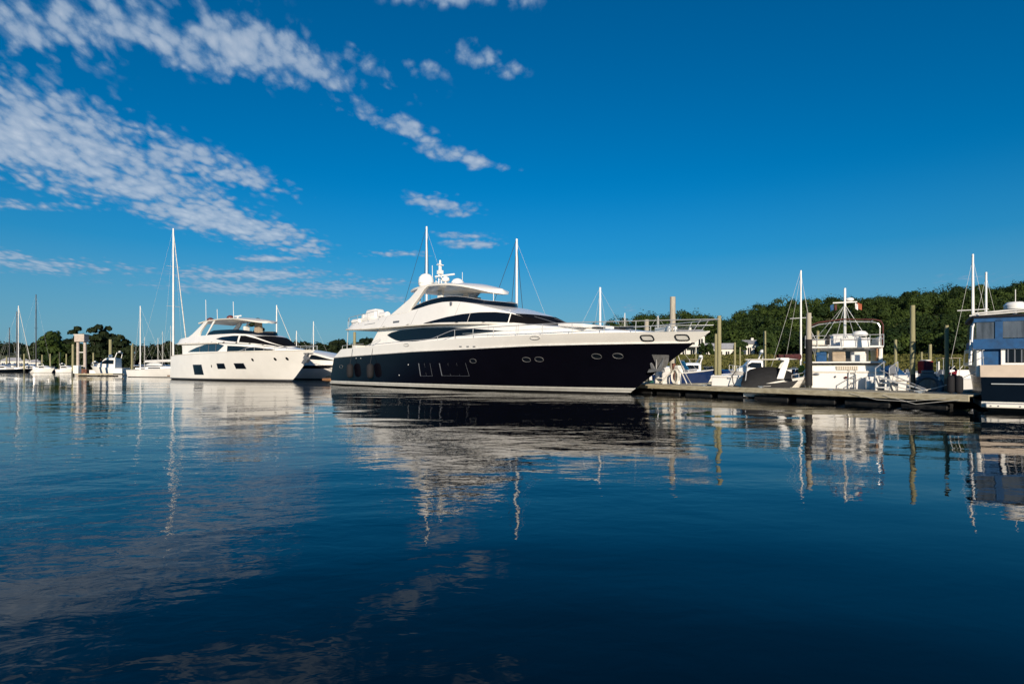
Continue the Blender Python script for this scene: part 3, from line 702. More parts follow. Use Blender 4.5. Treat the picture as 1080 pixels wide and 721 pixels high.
    for s in (-1, 1): m.tube([(2.9, s*2.75, 2.9), (3.0, s*2.7, 4.65)], .035)
    m.split('overhang_post', 'steel', e)
    m = MB().box((4.3, 1.2, 3.15), (1.4, 2.0, .12)).box((4.3, 1.2, 2.9), (.3, .3, .5)).box((2.9, 0, 3.05), (.7, 4.2, .5)); m.build('aft_furniture', 'offwhite', e, bevel=.04)
    m = MB()
    for s in (-1, 1): m.tube([(2.3, s*2.85, 3.25), (4.5, s*3.1, 3.3), (6.2, s*3.1, 3.3)], .02).tube([(2.3, s*2.85, 2.9), (2.3, s*2.85, 3.25)], .02).tube([(4.5, s*3.1, 2.9), (4.5, s*3.1, 3.3)], .02)
    m.build('aft_rail', 'steel', e)
    m = MB()
    for s in (-1, 1):
        p = [(x, s*(B2.half(x)-.12), sm(t2, x)+.52) for x in (2.2, 3.5, 5, 6.5, 8)]; m.tube([(2.2, s*(B2.half(2.2)-.12), 4.8)]+p, .022)
        for x, y, z in p[1:]: m.tube([(x, y, z-.6), (x, y, z)], .018, 5)
    m.tube([(2.2, -(B2.half(2.2)-.12), sm(t2, 2.2)+.52), (2.2, (B2.half(2.2)-.12), sm(t2, 2.2)+.52)], .022)
    m.build('boat_deck_rail', 'steel', e)
    m = MB().cyl((9.2, .6, 5.3), (9.2, .6, 5.75), .16).tube([(9.2, .6, 5.75), (8.4, .6, 5.95), (5.6, .6, 6.0)], .07).tube([(9.2, .6, 5.45), (7.9, .6, 5.92)], .04); m.build('davit_crane', 'white', e)
    # panel seams, side door and vents in the superstructure
    for xs_ in (8.6, 12.6, 17.2):
        z0, z1 = B2.zb(xs_)+.03, B2.zt(xs_)-.03
        MB().tube([(xs_+.1*k, -(B2.y(xs_+.1*k, z0+(z1-z0)*k/4)+.004), z0+(z1-z0)*k/4) for k in range(5)], .007, 4).build('panel_seam', 'grey', e)
    for xs_ in (20.2, 22.6): MB().tube([(xs_, -(B1.y(xs_, z)+.004), z) for z in (3.3, 3.55, B1.zt(xs_)-.02)], .007, 4).build('panel_seam', 'grey', e)
    MB().tube([(x, -(B2.half(x)*(1-.5*B2.tum)+.05), B2.zb(x)+.55*(B2.zt(x)-B2.zb(x))) for x in (6.0, 6.8, 7.6)], .016, 5).build('handrail', 'steel', e)
    MB().box((10.6, -(B2.y(10.6, 4.75)+.01), 4.75), (.8, .03, .16)).build('engine_vent', 'grey', e)
    # side and bow rails
    hr = [(6.5, .08), (8, .12), (15.5, .12), (17.8, .58), (33, .56)]
    m = MB()
    for s in (-1, 1):
        P1 = []; P2 = []
        for i in range(67):
            x = 6.8+26.4*i/66; z = ft(x); y = s*max(0.02, H.y(x, z)-.08); P1.append((x+.55*max(0, (x-30)/3.2), y*1.0 if x < 31 else y, z+interp(hr, x)))
            if x > 18.5: P2.append((x+.3*max(0, (x-30)/3.2), y, z+.3))
        m.tube(P1, .024, 5); m.tube(P2, .013, 4)
        for x in (9.5, 12, 14.2, 16.2, 18.0, 19.8, 21.6, 23.4, 25.2, 27, 28.7, 30.2, 31.6, 32.6):
            z = ft(x); y = s*max(0, H.y(x, z)-.08); dx = .55*max(0, (x-30)/3.2); m.tube([(x, y, z-.03), (x+dx, y, z+interp(hr, x))], .02, 5)
        m.tube([(8.3, s*2.85, 3.6), (6.9, s*3.2, 3.13)], .02, 5)
    m.build('guard_rail', 'steel', e)
    m = MB().box((30.8, 0, 3.35), (.7, .5, .25)).cyl((31.3, -.3, 3.2), (31.3, -.3, 3.5), .12).cyl((31.3, .3, 3.2), (31.3, .3, 3.5), .12); m.build('windlass', 'steel', e, bevel=.02)
    return e, H
yacht, YH = black_yacht(); YSH = -.25; yacht.location.x += YSH
def ypt(x, y, z):
    c, s = math.cos(YR), math.sin(YR); return Vector((YC[0]+YSH+c*x-s*y, YC[1]+s*x+c*y, z))
# tender and deck gear standing on the boat deck
def tender():
    e = empty('tender', ypt(4.9, -1.2, 5.12), YR, 'small white tender under its cover on the aft upper deck of the black yacht', 'tender')
    m = MB(); Pg = []
    for i in range(13):
        t = i/12; b = .75*math.sqrt(max(.02, 1-max(0, (t-.45)/.55)**2)); Pg.append([(-1.6+3.3*t, b*math.cos(a), .38+(.42+.08*t)*math.sin(a)) for a in [math.pi*(k/10*1.0+1.0) for k in range(11)]])
    m.grid(Pg); m.grid([[p[0], p[-1]] for p in Pg]).grid([[Pg[0][k], (Pg[0][k][0], 0, .4)] for k in range(11)]); m.build('hull', 'white', e)
    m = MB().box((-.15, 0, .72), (1.9, 1.15, .75), taper=.72); m.build('cover', 'white', e, bevel=.12)
    o = MB().box((-1.95, 0, .55), (.42, .36, .5), taper=.8).build('outboard_motor', 'offwhite', e, bevel=.06)
    MB().box((-1.95, 0, .12), (.16, .1, .5)).build('shaft', 'grey', o)
    m = MB().box((-.9, 0, -.02), (.12, 1.3, .28)).box((.8, 0, -.02), (.12, 1.3, .28)); m.split('chock', 'grey', e)
tender()
for k, (x, w) in enumerate(((7.3, 'forward'), (3.0, 'aft'))):
    e = empty('liferaft', ypt(x, -1.9, sm([(1.7, 4.74), (3.7, 5.02), (7.4, 5.2), (9.7, 5.42)], x)+.33), YR, 'white liferaft canister %s of the covered tender on the upper deck' % w, 'liferaft', 'liferafts on the black yacht')
    MB().cyl((-.55, 0, 0), (.55, 0, 0), .26, n=16).build('canister', 'white', e, bevel=.05)
    MB().box((-.3, 0, -.2), (.08, .6, .3)).box((.3, 0, -.2), (.08, .6, .3)).split('cradle', 'steel', e)
for k, (px, w) in enumerate(((372, 'stern end'), (394, 'second from the stern'))):
    x, z = L(px, 395, -3.6); yb = -(YH.y(x, 1.3)+.32); g0 = ypt(x, yb, 0)
    e = empty('fender', ypt(x, yb, .62), YR, 'dark covered fender hanging on the black hull, %s' % w, 'fender', 'fenders hanging on the black yacht')
    MB().lathe([(.01, 0), (.14, .03), (.23, .14), (.26, .35), (.26, .85), (.22, 1.02), (.1, 1.1), (.01, 1.12)], (0, 0, 0), 16).build('fender_body', 'fender', e, 60)
    MB().tube([(0, 0, 1.1), (0, .22, 2.3)], .014, 5).build('lanyard', 'rope', e)

# ------------------------------------------------------------------ the white motor yacht on the left
WC = (-41.4, 73.5); WR = R(-38.3); L2 = survey(WC, WR)
def LQ(pts, y): return sorted(L2(a, b, y) for a, b in pts)
def white_yacht():
    e = empty('motor_yacht', (WC[0], WC[1], 0), WR, 'white motor yacht with brown radar domes moored left of the black yacht', 'yacht')
    H = Hull([(-.6, 22.9), (0, 23.7), (.6, 24.6), (3.15, 27.9), (4, 28.4)], [(-.6, -.2), (0, 0), (2.9, .9), (4, 1.3)], 2.98, 2.75, 3.1, ud=.50, pd=2.5, uw=.28, pw=1.7)
    zt = [(0.9, 2.85), (1.6, 2.95), (13.8, 3.14), (20, 3.13), (27.8, 3.16)]
    ft = lambda x: sm(zt, x); ys = H.y
    m = MB(); H.band(m, .30, ft, 10, 60); H.deck(m, ft, 0, 50, .02); hull = m.build('hull', 'white', e, 30)
    m = MB(); H.band(m, -.6, .12, 2, 50, off=-.01); m.build('antifouling', 'anti', hull)
    m = MB(); H.band(m, .12, .22, 1, 50, off=.008); m.build('boot_stripe', 'grey', hull)
    m = MB(); H.band(m, .22, .30, 1, 50, off=.0); m.build('lower_band', 'cream', hull)
    m = MB()
    for s in (-1, 1): m.tube([(x, s*(ys(x, ft(x))+.0), ft(x)) for x in [1.2+i*.6 for i in range(45)]], .05, 6)
    m.build('gunwale', 'cream', e)
    # hull windows
    def hw(a, b, y0, y1, lat, sk=0.):
        x0, z1 = L2(a, y0, lat); x1, z0 = L2(b, y1, lat); f = MB(); z1 = max(z1, z0+.2)
        P4 = [(x0, z1), (x1-sk, z1), (x1, z0), (x0+sk, z0)]
        f.grid([[(x, -(ys(x, z)+.02), z) for z in [z0+(z1-z0)*j/6 for j in range(7)] for x in [x0+(x1-sk-x0)*i/8+sk*(z1-z)/(z1-z0)]] for i in range(9)]); f = f.build('hull_window', 'glass', e, smooth=0)
        g = MB(); g.tube([(x, -(ys(x, z)+.02), z) for x, z in P4+P4[:1]], .02, 5); g.build('frame', 'grey', f)
    hw(203.5, 213.5, 384.5, 395, -2.9, .25); hw(227.5, 235, 383.2, 388.7, -2.9, .05); hw(243.5, 252, 383, 388.7, -2.9, .05)
    for px, py in ((224, 386), (262, 379.2), (278.2, 378.5), (286, 378)):
        x, z = L2(px, py, -2.7); f = MB(); oval(f, x, z, .16 if px > 230 else .1, .16, ys, off=.02); f.build('porthole', 'glass', e, smooth=0)
    x, z = L2(312, 372.4, -1.6); f = MB(); oval(f, x, z, .55, .07, ys, off=.02, p=4); f.build('mooring_port', 'grey', e, smooth=0)
    # main deck house
    t1 = [(2.5, 4.3), (13, 4.2), (18, 4.0), (20, 3.85), (22, 3.6), (24.5, 3.35), (26, 3.2)]
    B1 = Body(4.2, 12, 26, 2.5, lambda x: 2.7, lambda x: sm(t1, x), tum=.05, p=2.2, q=.6, slant=-1.2)
    m = MB(); B1.wall(m, 50, 4); B1.roof(m, 50); m.build('deckhouse', 'white', e, 30)
    up = LQ([(198, 371), (201, 369), (206, 366.5), (213, 364), (222, 362), (230, 362.5), (235, 364)], -2.5)
    lo = [(up[0][0], up[0][1]-.02), (up[-1][0]-1.3, up[0][1]-.08), (up[-1][0], up[-1][1]-.05)]
    w = MB(); patch(w, up, lo, B1.y, -1, .015, 30); w = w.build('saloon_window', 'bglass', e)
    g = MB()
    for k in (.35, .6, .8):
        x = up[0][0]+(up[-1][0]-up[0][0])*k; g.tube([(x, -(B1.y(x, interp(lo, x))+.03), interp(lo, x)), (x, -(B1.y(x, interp(up, x))+.03), interp(up, x))], .025, 5)
    g.build('glazing_bar', 'grey', w)
    up = LQ([(239.5, 364.5), (252, 365), (268, 366.5), (280, 368.3)], -2.4); lo = [(up[0][0], 3.22), (up[-1][0]-.5, 3.2), (up[-1][0], up[-1][1]-.02)]
    w = MB(); patch(w, up, lo, B1.y, -1, .015, 24); w.build('forward_window', 'glass', e)
    # flybridge body
    b2 = [(.4, 4.45), (3, 4.35), (13, 4.22), (18, 4.02), (21, 3.8), (24.2, 3.42)]
    t2 = [(.4, 4.75), (2, 5.0), (5, 5.15), (9.4, 5.2), (12, 5.2), (16, 5.15), (18.5, 5.0), (20, 4.62), (21.8, 4.1), (23.4, 3.65), (24.2, 3.5)]
    B2 = Body(.4, 13.5, 24.2, 2.55, lambda x: sm(b2, x), lambda x: sm(t2, x), tum=.12, p=2.2, q=.6)
    B2.half = lambda x: 2.55*max(0, 1-max(0, (x-13.5)/10.7)**2.2)**.6*(1-.3*max(0, (3-x)/2.6)**2)
    m = MB(); B2.wall(m, 60, 4); B2.roof(m, 60); m.grid([[(x, -B2.half(x), B2.zb(x)), (x, B2.half(x), B2.zb(x))] for x in B2.xs(50)]); m.build('flybridge_body', 'white', e, 30)
    m = MB()
    for s in (-1, 1): m.tube([(x, s*(B2.half(x)+.02), B2.zb(x)-.02) for x in [1.5+i*.6 for i in range(20)]], .09, 6)
    m.build('deck_ledge', 'cream', e)
    up = [(12.3, 4.72), (13.5, 4.86), (16, 4.92), (18.2, 4.85), (20, 4.5), (21.8, 4.02), (23.9, 3.52)]
    lo = [(12.3, 4.66), (13.5, 4.5), (15, 4.36), (17, 4.2), (20, 3.98), (22, 3.76), (23.9, 3.48)]
    def strip(x0, x1, sides, roof=None):
        g = MB()
        for s in sides: g.grid([[(x, s*(B2.y(x, a+(b-a)*j/4)+.015), a+(b-a)*j/4) for j in range(5)] for x in [x0+(x1-x0)*i/30 for i in range(31)] for a, b in [(interp(lo, x), interp(up, x))]])
        if roof: B2.roof(g, 24, roof, 23.9, .02)
        return g
    strip(12.3, 17.0, (-1, 1)).build('wheelhouse_window', 'glass', e); strip(17.35, 23.85, (-1, 1), 19.7).build('windscreen', 'mesh', e)
    line = [(x, -(B2.half(x)*.88*(1 if x < 16 else 1-.4*((x-16)/3.2)**2)-.05), sm(t2, x), h) for x, h in zip([9.2, 10, 11.2, 13, 15, 16.5, 17.6, 18.4, 19], [.05, .35, .5, .5, .48, .46, .42, .36, .3])]
    line += [(19.35, -.6, sm(t2, 18.7), .28), (19.4, 0, sm(t2, 18.7), .28)]; line += [(x, -y, z, h) for x, y, z, h in line[::-1][1:]]
    m = MB().grid([[(x, y, z-.1), (x-.3*h, y*.97, z+h)] for x, y, z, h in line]).grid([[(x-.03, y*.99, z-.1), (x-.3*h-.03, y*.96, z+h)] for x, y, z, h in line]); m.build('flybridge_screen', 'glass', e)
    # arch and hardtop
    m = MB()
    for s in (-1, 1):
        m.prism([(4.2, 5.05), (5.6, 5.5), (7.6, 6.4), (8.3, 6.78), (9.3, 6.85), (8.5, 6.3), (7.6, 5.75), (7.3, 5.1)], s*2.25, s*1.98, lean=-s*.1)
        m.prism([(9.0, 5.15), (9.3, 5.15), (11.0, 6.8), (10.6, 6.8)], s*2.2, s*2.05, lean=-s*.1)
    m.split('radar_arch', 'white', e, bevel=.05)
    m = MB().box((17.0, 0, 5.9), (1.1, .5, 1.4), taper=.8); m.build('hardtop_pillar', 'tan', e, bevel=.05)
    ht = [(6.9, 6.72), (8.5, 6.88), (12, 6.95), (15.5, 6.84), (17.6, 6.6), (19.2, 6.3)]
    hh = lambda x: 2.1*math.sqrt(max(0, 1-max(0, (x-15.2)/4.05)**2.4)); top = []; bot = []
    for i in range(29):
        x = 6.9+12.33*(1-(1-i/28)**1.5); b = hh(x); z = sm(ht, x)
        top.append([(x, b*k, z+.15*(1-k*k)+.03) for k in (-1, -.8, -.4, 0, .4, .8, 1)]); bot.append([(x, b*k*.98, z-.09+.05*(1-k*k)) for k in (-1, -.8, -.4, 0, .4, .8, 1)])
    m = MB().grid(top).grid(bot).grid([[r[0], q[0]] for r, q in zip(top, bot)]).grid([[r[-1], q[-1]] for r, q in zip(top, bot)]).grid([top[0], bot[0]]).grid([top[-1], bot[-1]]); m.build('hardtop', 'cream', e, 40)
    for px in (222, 243):
        x, z = L2(px, 337, -.5); m = MB().lathe([(.02, 0), (.36, .02), (.42, .2), (.36, .42), (.15, .55), (.01, .57)], (x, -.5, 6.95), 16); m.build('radar_dome', 'brown', e, 60)
    x, z = L2(251, 335, -.3); m = MB().tube([(x, -.3, 6.9), (x, -.3, 7.25)], .15).box((x, -.3, 7.35), (1.5, .14, .14)); m.build('radar_bar', 'dome', e, bevel=.03)
    m = MB()
    for px, pt in ((217, 316), (229, 326), (246, 318)):
        x, z = L2(px, pt, -.4); m.tube([(x+.1, -.4, 6.9), (x, -.4, z)], .03, 5)
    m.split('whip_antenna', 'white', e)
    m = MB().box((10.5, 0, 5.3), (2.5, 2.5, .7)).box((15.3, -.5, 5.6), (.4, .6, .9)); m.build('flybridge_seating', 'offwhite', e, bevel=.06)
    m = MB().box((4.5, -1.2, 3.3), (.8, 1.0, 1.1)); m.build('cockpit_bar', 'offwhite', e, bevel=.04)
    m = MB().prism([(3.3, 3.0), (3.9, 3.0), (4.2, 4.35), (3.2, 4.35)], -2.4, -2.3); m.build('overhang_post', 'white', e)
    m = MB()
    for s in (-1, 1):
        p = [(x+.3*max(0, x-26), s*max(.02, ys(x, ft(x))-.08), ft(x)+.42*min(1, (x-18)/2)) for x in [18+i*.7 for i in range(15)]]; m.tube(p, .025, 5)
        for q in p[2::2]: m.tube([(q[0], q[1], q[2]-.45), q], .02, 5)
    m.build('bow_rail', 'steel', e)
    m = MB().box((26.9, -.25, 2.35), (.7, .3, .5), ry=R(45)).tube([(27.3, -.3, 2.9), (26.4, -.45, 1.9)], .08).prism([(26.4, 1.9), (26.7, 1.75), (27.1, 2.4), (26.9, 2.5)], -.45, -.35); m.build('anchor', 'grey', e)
    m = MB().slab([(-1.3, -2.4), (.3, -2.6), (.3, 2.6), (-1.3, 2.4)], .35, .5); m.build('swim_platform', 'teak', e, bevel=.03)
    return e
white_yacht()
# ------------------------------------------------------------------ floating docks
DD = Vector((.517, -.856, 0)); DN = Vector((.856, .517, 0)); D0 = Vector((7.3, 32.2, 0)); DR = math.atan2(DD.y, DD.x)
def dk(t, n, z=0.): p = D0+DD*t+DN*n; return (p.x, p.y, z)
def dock(name, label, t0, t1, w, loc, rz, h=.5, fl=True, grp=None):
    e = empty(name, loc, rz, label, 'dock', grp); Ln = t1-t0
    MB().box((Ln/2, w/2, h-.03), (Ln, w, .06)).build('deck', 'deckwood', e, bevel=.01)
    m = MB().box((Ln/2, -.03, h-.12), (Ln+.06, .06, .20)); m.build('fascia', 'dockside', e, bevel=.01)
    m = MB().box((Ln/2, w+.03, h-.12), (Ln+.06, .06, .20)); m.build('fascia', 'dockside', e, bevel=.01)
    if fl:
        x = .15
        while x < Ln-1.2:
            l = min(1.9, Ln-x-.6); MB().box((x+l/2, w/2+.12, .02), (l-.22, w-.3, .26)).build('float', 'float', e, bevel=.04); x += 2.05
        MB().box((Ln/2, .04, .31), (Ln, .10, .10)).build('waler', 'wetwood', e)
    x = 1.5
    while x < Ln: MB().prism([(x-.05, h), (x+.05, h), (x+.05, h+.04), (x+.14, h+.05), (x+.14, h+.08), (x-.14, h+.08), (x-.14, h+.05), (x-.05, h+.04)], .14, .19).build('cleat', 'steel', e); x += 3.2
    return e
# the frame's y axis must point away from the camera (DN)
dock('floating_dock', 'long weathered floating dock crossing in front of the boats on the right', -26, 15.4, 2.4, dk(-26, 0), DR)
for t, lb in ((-1.2, 'narrow finger dock beside the dark blue boat'), (4.5, 'narrow finger dock left of the black canvas cruiser'), (12.6, 'narrow finger dock behind the round blue dinghy')):
    e = empty('finger_dock', dk(t, 2.5), DR, lb, 'dock', 'finger docks behind the main dock')
    MB().box((.5, 5, .42), (1.0, 10, .06)).build('deck', 'deckwood', e); MB().box((.5, 5, .28), (1.06, 10.02, .18)).build('fascia', 'dockside', e); MB().box((.5, 5, .08), (.8, 9.6, .3)).build('float', 'float', e)

# ------------------------------------------------------------------ wooden piles
def pile(px, Y, ptop, r, label, m='wood', wet=.9, grp='piles around the right hand docks', cap=False, lean=0.):
    zt = zat(ptop, Y); e = empty('mooring_pile', at(px, Y, 0), 0, label, 'pile', grp)
    t = MB(); P = []
    for i in range(9):
        z = wet+(zt-wet)*i/8; P.append([(lean*z+(r*(1-.12*i/8))*math.cos(a)*(1+.03*math.sin(3*a+i)), (r*(1-.12*i/8))*math.sin(a), z) for a in [k*math.pi/6 for k in range(12)]])
    t.grid(P, True).add([p for p in P[-1]], [list(range(12))]); t.build('shaft', m, e, 50)
    MB().cyl((0, 0, -2.5), (lean*wet, 0, wet), r*1.08, r*1.03, 12).build('wet_foot', 'wetwood', e, 50)
    if cap: MB().cyl((lean*zt, 0, zt-.02), (lean*zt, 0, zt+.05), r*1.02, r*.6, 12).build('cap', 'offwhite', e)
    return e
pile(758.5, 29.5, 333, .115, 'tall greenish wooden pile behind the white dock box', wet=.95)
pile(755, 36, 352, .09, 'shorter wooden pile just left of and behind the dock box pile', wet=.9)
pile(709.5, 36.5, 313, .20, 'thick grey pile standing tallest behind the black yacht bow', 'conc')
pile(682, 46, 337, .21, 'short thick grey pile seen over the black yacht foredeck', 'conc')
pile(714, 33.6, 383, .13, 'leaning rusty brown pile beside the dark blue boat', 'rust', wet=.6, lean=-.12)
pile(806.5, 48, 349, .13, 'slim pile rising behind the hardtop of the canvas cruiser')
pile(775, 60, 361, .12, 'short greenish pile between the dock box and the round bush')
pile(780.5, 66, 366, .10, 'low pale pile just behind the short greenish pile')
pile(853, 25.9, 330, .12, 'thick grey pile with dark lower sleeve left of the trawler', 'conc', wet=1.0)
pile(862.5, 36, 349, .10, 'slim green pile between the sleeved pile and the trawler')
pile(944.5, 42, 358, .11, 'green pile rising behind the blue covered boat right of the trawler')
pile(962.5, 22.6, 322, .095, 'tall greenish pile with black wet foot right of the trawler', wet=1.15)
pile(981, 36, 363, .10, 'slim pile behind the red covered outboard')
pile(998.5, 21.8, 343, .075, 'greenish pile between the round dinghy and the blue canvas boat', wet=1.0)
pile(972, 60, 371, .1, 'thin low pile left of the red outboard cover')
pile(990, 50, 381, .08, 'short white topped pile in the background right of the red cover', 'offwhite')
pile(734, 70, 372, .08, 'thin pale pile in front of the marsh beyond the yacht bow')
GL = 'piles in the far left marina'
pile(77, 104, 363, .22, 'greenish pile left of the twin post tower', grp=GL)
pile(116.5, 122, 358, .34, 'thick brown and green pile behind the small white cruiser', grp=GL)
for px, Y, pt, lb in ((25.5, 170, 373, 'pale pile right of the tall dark mast boats'), (44.5, 185, 374, 'pile in front of the broad green tree left side'), (53, 190, 373, 'second pile before the broad green tree'), (63, 188, 371, 'pile with bent lamp before the broad tree'), (70, 190, 373, 'pile right of the lamp topped pile'), (98.5, 150, 372, 'thin pile right of the twin post tower'), (140, 190, 362, 'pale pile behind the ketch stern'), (7, 180, 376, 'short pile at the left edge of the picture'), (139, 165, 364, 'slim pale pile left of the short white mast')):
    pile(px, Y, pt, .22, lb, grp=GL)
# dark sleeve on the thick pile is a part of it
sl_p = [o for o in COL.objects if o.name.startswith('mooring_pile') and 'sleeve' in o.get('label', '')][0]
MB().cyl((.0, 0, .6), (0, 0, 2.7), .155, .14, 12).build('sleeve', 'canvas', sl_p, 50)
pk = [o for o in COL.objects if 'dock box pile' in o.get('label', '') or 'white dock box' in o.get('label', '')]

# twin post tower on the left
e = empty('pile_tower', at(86, 101, 0), 0, 'two pale posts carrying a boxed cap, standing at a small dock on the left', 'tower')
for sx_ in (-.62, .62): MB().cyl((sx_, 0, -1), (sx_, 0, 6.1), .26, .24, 12).build('post', 'tower', e)
MB().box((0, 0, 6.65), (1.75, 1.2, 1.25)).build('cap_box', 'tower', e, bevel=.06)
MB().box((0, 0, 7.32), (1.9, 1.3, .12)).build('lid', 'house', e)
for z in (1.8, 4.2): MB().box((0, 0, z), (1.2, .12, .14)).build('cross_brace', 'offwhite', e)
dock('small_dock', 'small low dock at the foot of the twin post tower', 0, 7, 2.4, at(79.5, 99, 0), R(-5), h=.45)
e = empty('dock_crate', at(90, 99.5, .45), 0, 'small orange brown crate at the foot of the tower', 'crate'); MB().box((0, 0, .35), (.9, .7, .7)).build('body', 'rust', e, bevel=.03); MB().box((0, 0, .73), (.96, .76, .07)).build('lid', 'teak', e, bevel=.02)
e = empty('dock_cabinet', at(81.5, 99.5, .45), 0, 'white cabinet left of the tower posts on the small dock', 'cabinet'); MB().box((0, 0, .7), (.9, .8, 1.4)).build('body', 'white', e, bevel=.05); MB().box((0, -.42, .7), (.6, .04, 1.1)).build('door', 'offwhite', e, bevel=.02)
dock('shore_dock', 'long thin dock in front of the far left boats', 0, 60, 2, at(-8, 190, 0), R(2), h=.5, fl=False)

# ------------------------------------------------------------------ small craft builders
def simple_hull(e, Ln, B, z0, z1, mhull='white', mdeck='white', stripe=None, rake=.5, mbottom='anti'):
    H = Hull([(-.4, Ln-rake*2), (0, Ln-rake*1.5), (z1, Ln), (z1+1, Ln+rake)], [(-.4, .1), (0, .05), (z1, -.05), (z1+1, -.2)], B/2, B/2*.86, z1, ud=.42, pd=2.3, uw=.2, pw=1.6, st=.93)
    f = lambda x: z0+(z1-z0)*max(0, x/Ln)**2
    m = MB(); H.band(m, .08, f, 6, 26); hl = m.build('hull', mhull, e, 30)
    m = MB(); H.band(m, -.4, .08, 1, 26, off=-.005); m.build('bottom_paint', mbottom, hl)
    m = MB(); H.deck(m, f, .02, 26, .03); m.build('deck', mdeck, e, 30)
    m = MB()
    for s in (-1, 1): m.tube([(x, s*H.y(x, f(x)), f(x)) for x in [Ln*.01+Ln*.985*i/20 for i in range(21)]], .035, 5)
    m.tube([(0, -H.y(0.02, z0), z0), (0, H.y(.02, z0), z0)], .035, 5); m.build('rub_rail', stripe or 'offwhite', e)
    return H, f
def outboard(e, x, y, z, k=1., m='grey'):
    o = MB().box((x-.25*k, y, z+.45*k), (.55*k, .42*k, .55*k), taper=.72).build('outboard_motor', m, e, bevel=.06)
    MB().box((x-.22*k, y, z-.15*k), (.18*k, .14*k, .8*k)).build('shaft', 'grey', o)
def runabout(loc, rz, Ln, B, label, hull='white', cover=None, console=True, motor=True, name='motorboat', grp=None, z=(.65, .95), top=None):
    e = empty(name, loc, rz, label, 'motorboat', grp); H, f = simple_hull(e, Ln, B, z[0], z[1], hull)
    if cover:
        Pg = []
        for i in range(14):
            x = Ln*(.06+.84*i/13); b = max(.02, H.y(x, f(x))-.02); hgt = .55*math.sin(math.pi*(.12+.8*i/13)); Pg.append([(x, b*k, f(x)+.02+hgt*(1-k*k)) for k in (-1, -.8, -.5, 0, .5, .8, 1)])
        MB().grid(Pg).grid([Pg[0][:], [(q[0], q[1], f(q[0])) for q in Pg[0]]]).build('boat_cover', cover, e, 40)
    else:
        w = MB(); w.grid([[(Ln*.52+.25*(1-abs(k)), k*B*.38, z[1]-.02), (Ln*.44+.22*(1-abs(k)), k*B*.34, z[1]+.55)] for k in (-1, -.7, -.3, 0, .3, .7, 1)]); w = w.build('windshield', 'bglass', e)
        MB().tube([(Ln*.44+.22*(1-abs(k)), k*B*.34, z[1]+.56) for k in (-1, -.7, -.3, 0, .3, .7, 1)], .02, 5).build('frame', 'steel', w)
        MB().box((Ln*.25, 0, z[0]+.18), (.5, B*.7, .4)).build('seat', 'offwhite', e, bevel=.06)
        if console: MB().box((Ln*.42, 0, z[0]+.3), (.5, B*.5, .55), taper=.85).build('console', 'white', e, bevel=.05)
    if top:
        MB().box((Ln*.38, 0, z[0]+1.75), (Ln*.34, B*.8, .06)).build('canopy', top, e, bevel=.025)
        p = MB()
        for sx2 in (.24, .52):
            for s in (-1, 1): p.tube([(Ln*sx2, s*B*.36, z[0]), (Ln*sx2, s*B*.36, z[0]+1.75)], .025, 5)
        p.split('canopy_pole', 'steel', e)
    if motor: outboard(e, 0, 0, z[0]-.1)
    return e
def cabin_cruiser(loc, rz, Ln, B, label, hull='white', grp=None, z=(.95, 1.4), hh=1.1, glass='glass', roof='white', name='cabin_cruiser', arch=True):
    e = empty(name, loc, rz, label, 'motorboat', grp); H, f = simple_hull(e, Ln, B, z[0], z[1], hull, rake=.8)
    b = Body(Ln*.22, Ln*.5, Ln*.82, B*.38, lambda x: f(x)-.05, lambda x: interp([(0, z[0]+hh), (Ln*.5, z[0]+hh*1.0), (Ln*.62, z[0]+hh*.62), (Ln*.82, z[1]+.05)], x), tum=.12, q=.6)
    m = MB(); b.wall(m, 24, 2); b.roof(m, 24); cb = m.build('cabin', roof, e, 30)
    w = MB(); x0, x1 = Ln*.26, Ln*.60
    for s in (-1, 1): patch(w, [(x0, z[0]+hh*.82), (Ln*.5, z[0]+hh*.85), (x1, z[0]+hh*.62)], [(x0, z[0]+hh*.42), (x1, z[0]+hh*.45)], b.y, s, .02, 12)
    w.split('window', glass, cb)
    if arch:
        a = MB().tube([(Ln*.24, -B*.36, z[0]+hh*.9), (Ln*.18, -B*.3, z[0]+hh*1.55), (Ln*.18, B*.3, z[0]+hh*1.55), (Ln*.24, B*.36, z[0]+hh*.9)], .07, 8).build('radar_arch', 'white', e)
        MB().lathe([(.01, 0), (.22, .02), (.24, .15), (.12, .26), (.01, .27)], (Ln*.18, 0, z[0]+hh*1.6), 12).build('radar_dome', 'dome', a, 50)
    r = MB()
    for s in (-1, 1):
        p = [(x, s*max(.02, H.y(x, f(x))-.06), f(x)+.5) for x in [Ln*(.55+.44*i/8) for i in range(9)]]; r.tube(p, .018, 5)
        for q in p[::2]: r.tube([(q[0], q[1], q[2]-.5), q], .015, 4)
    r.build('bow_rail', 'steel', e)
    return e
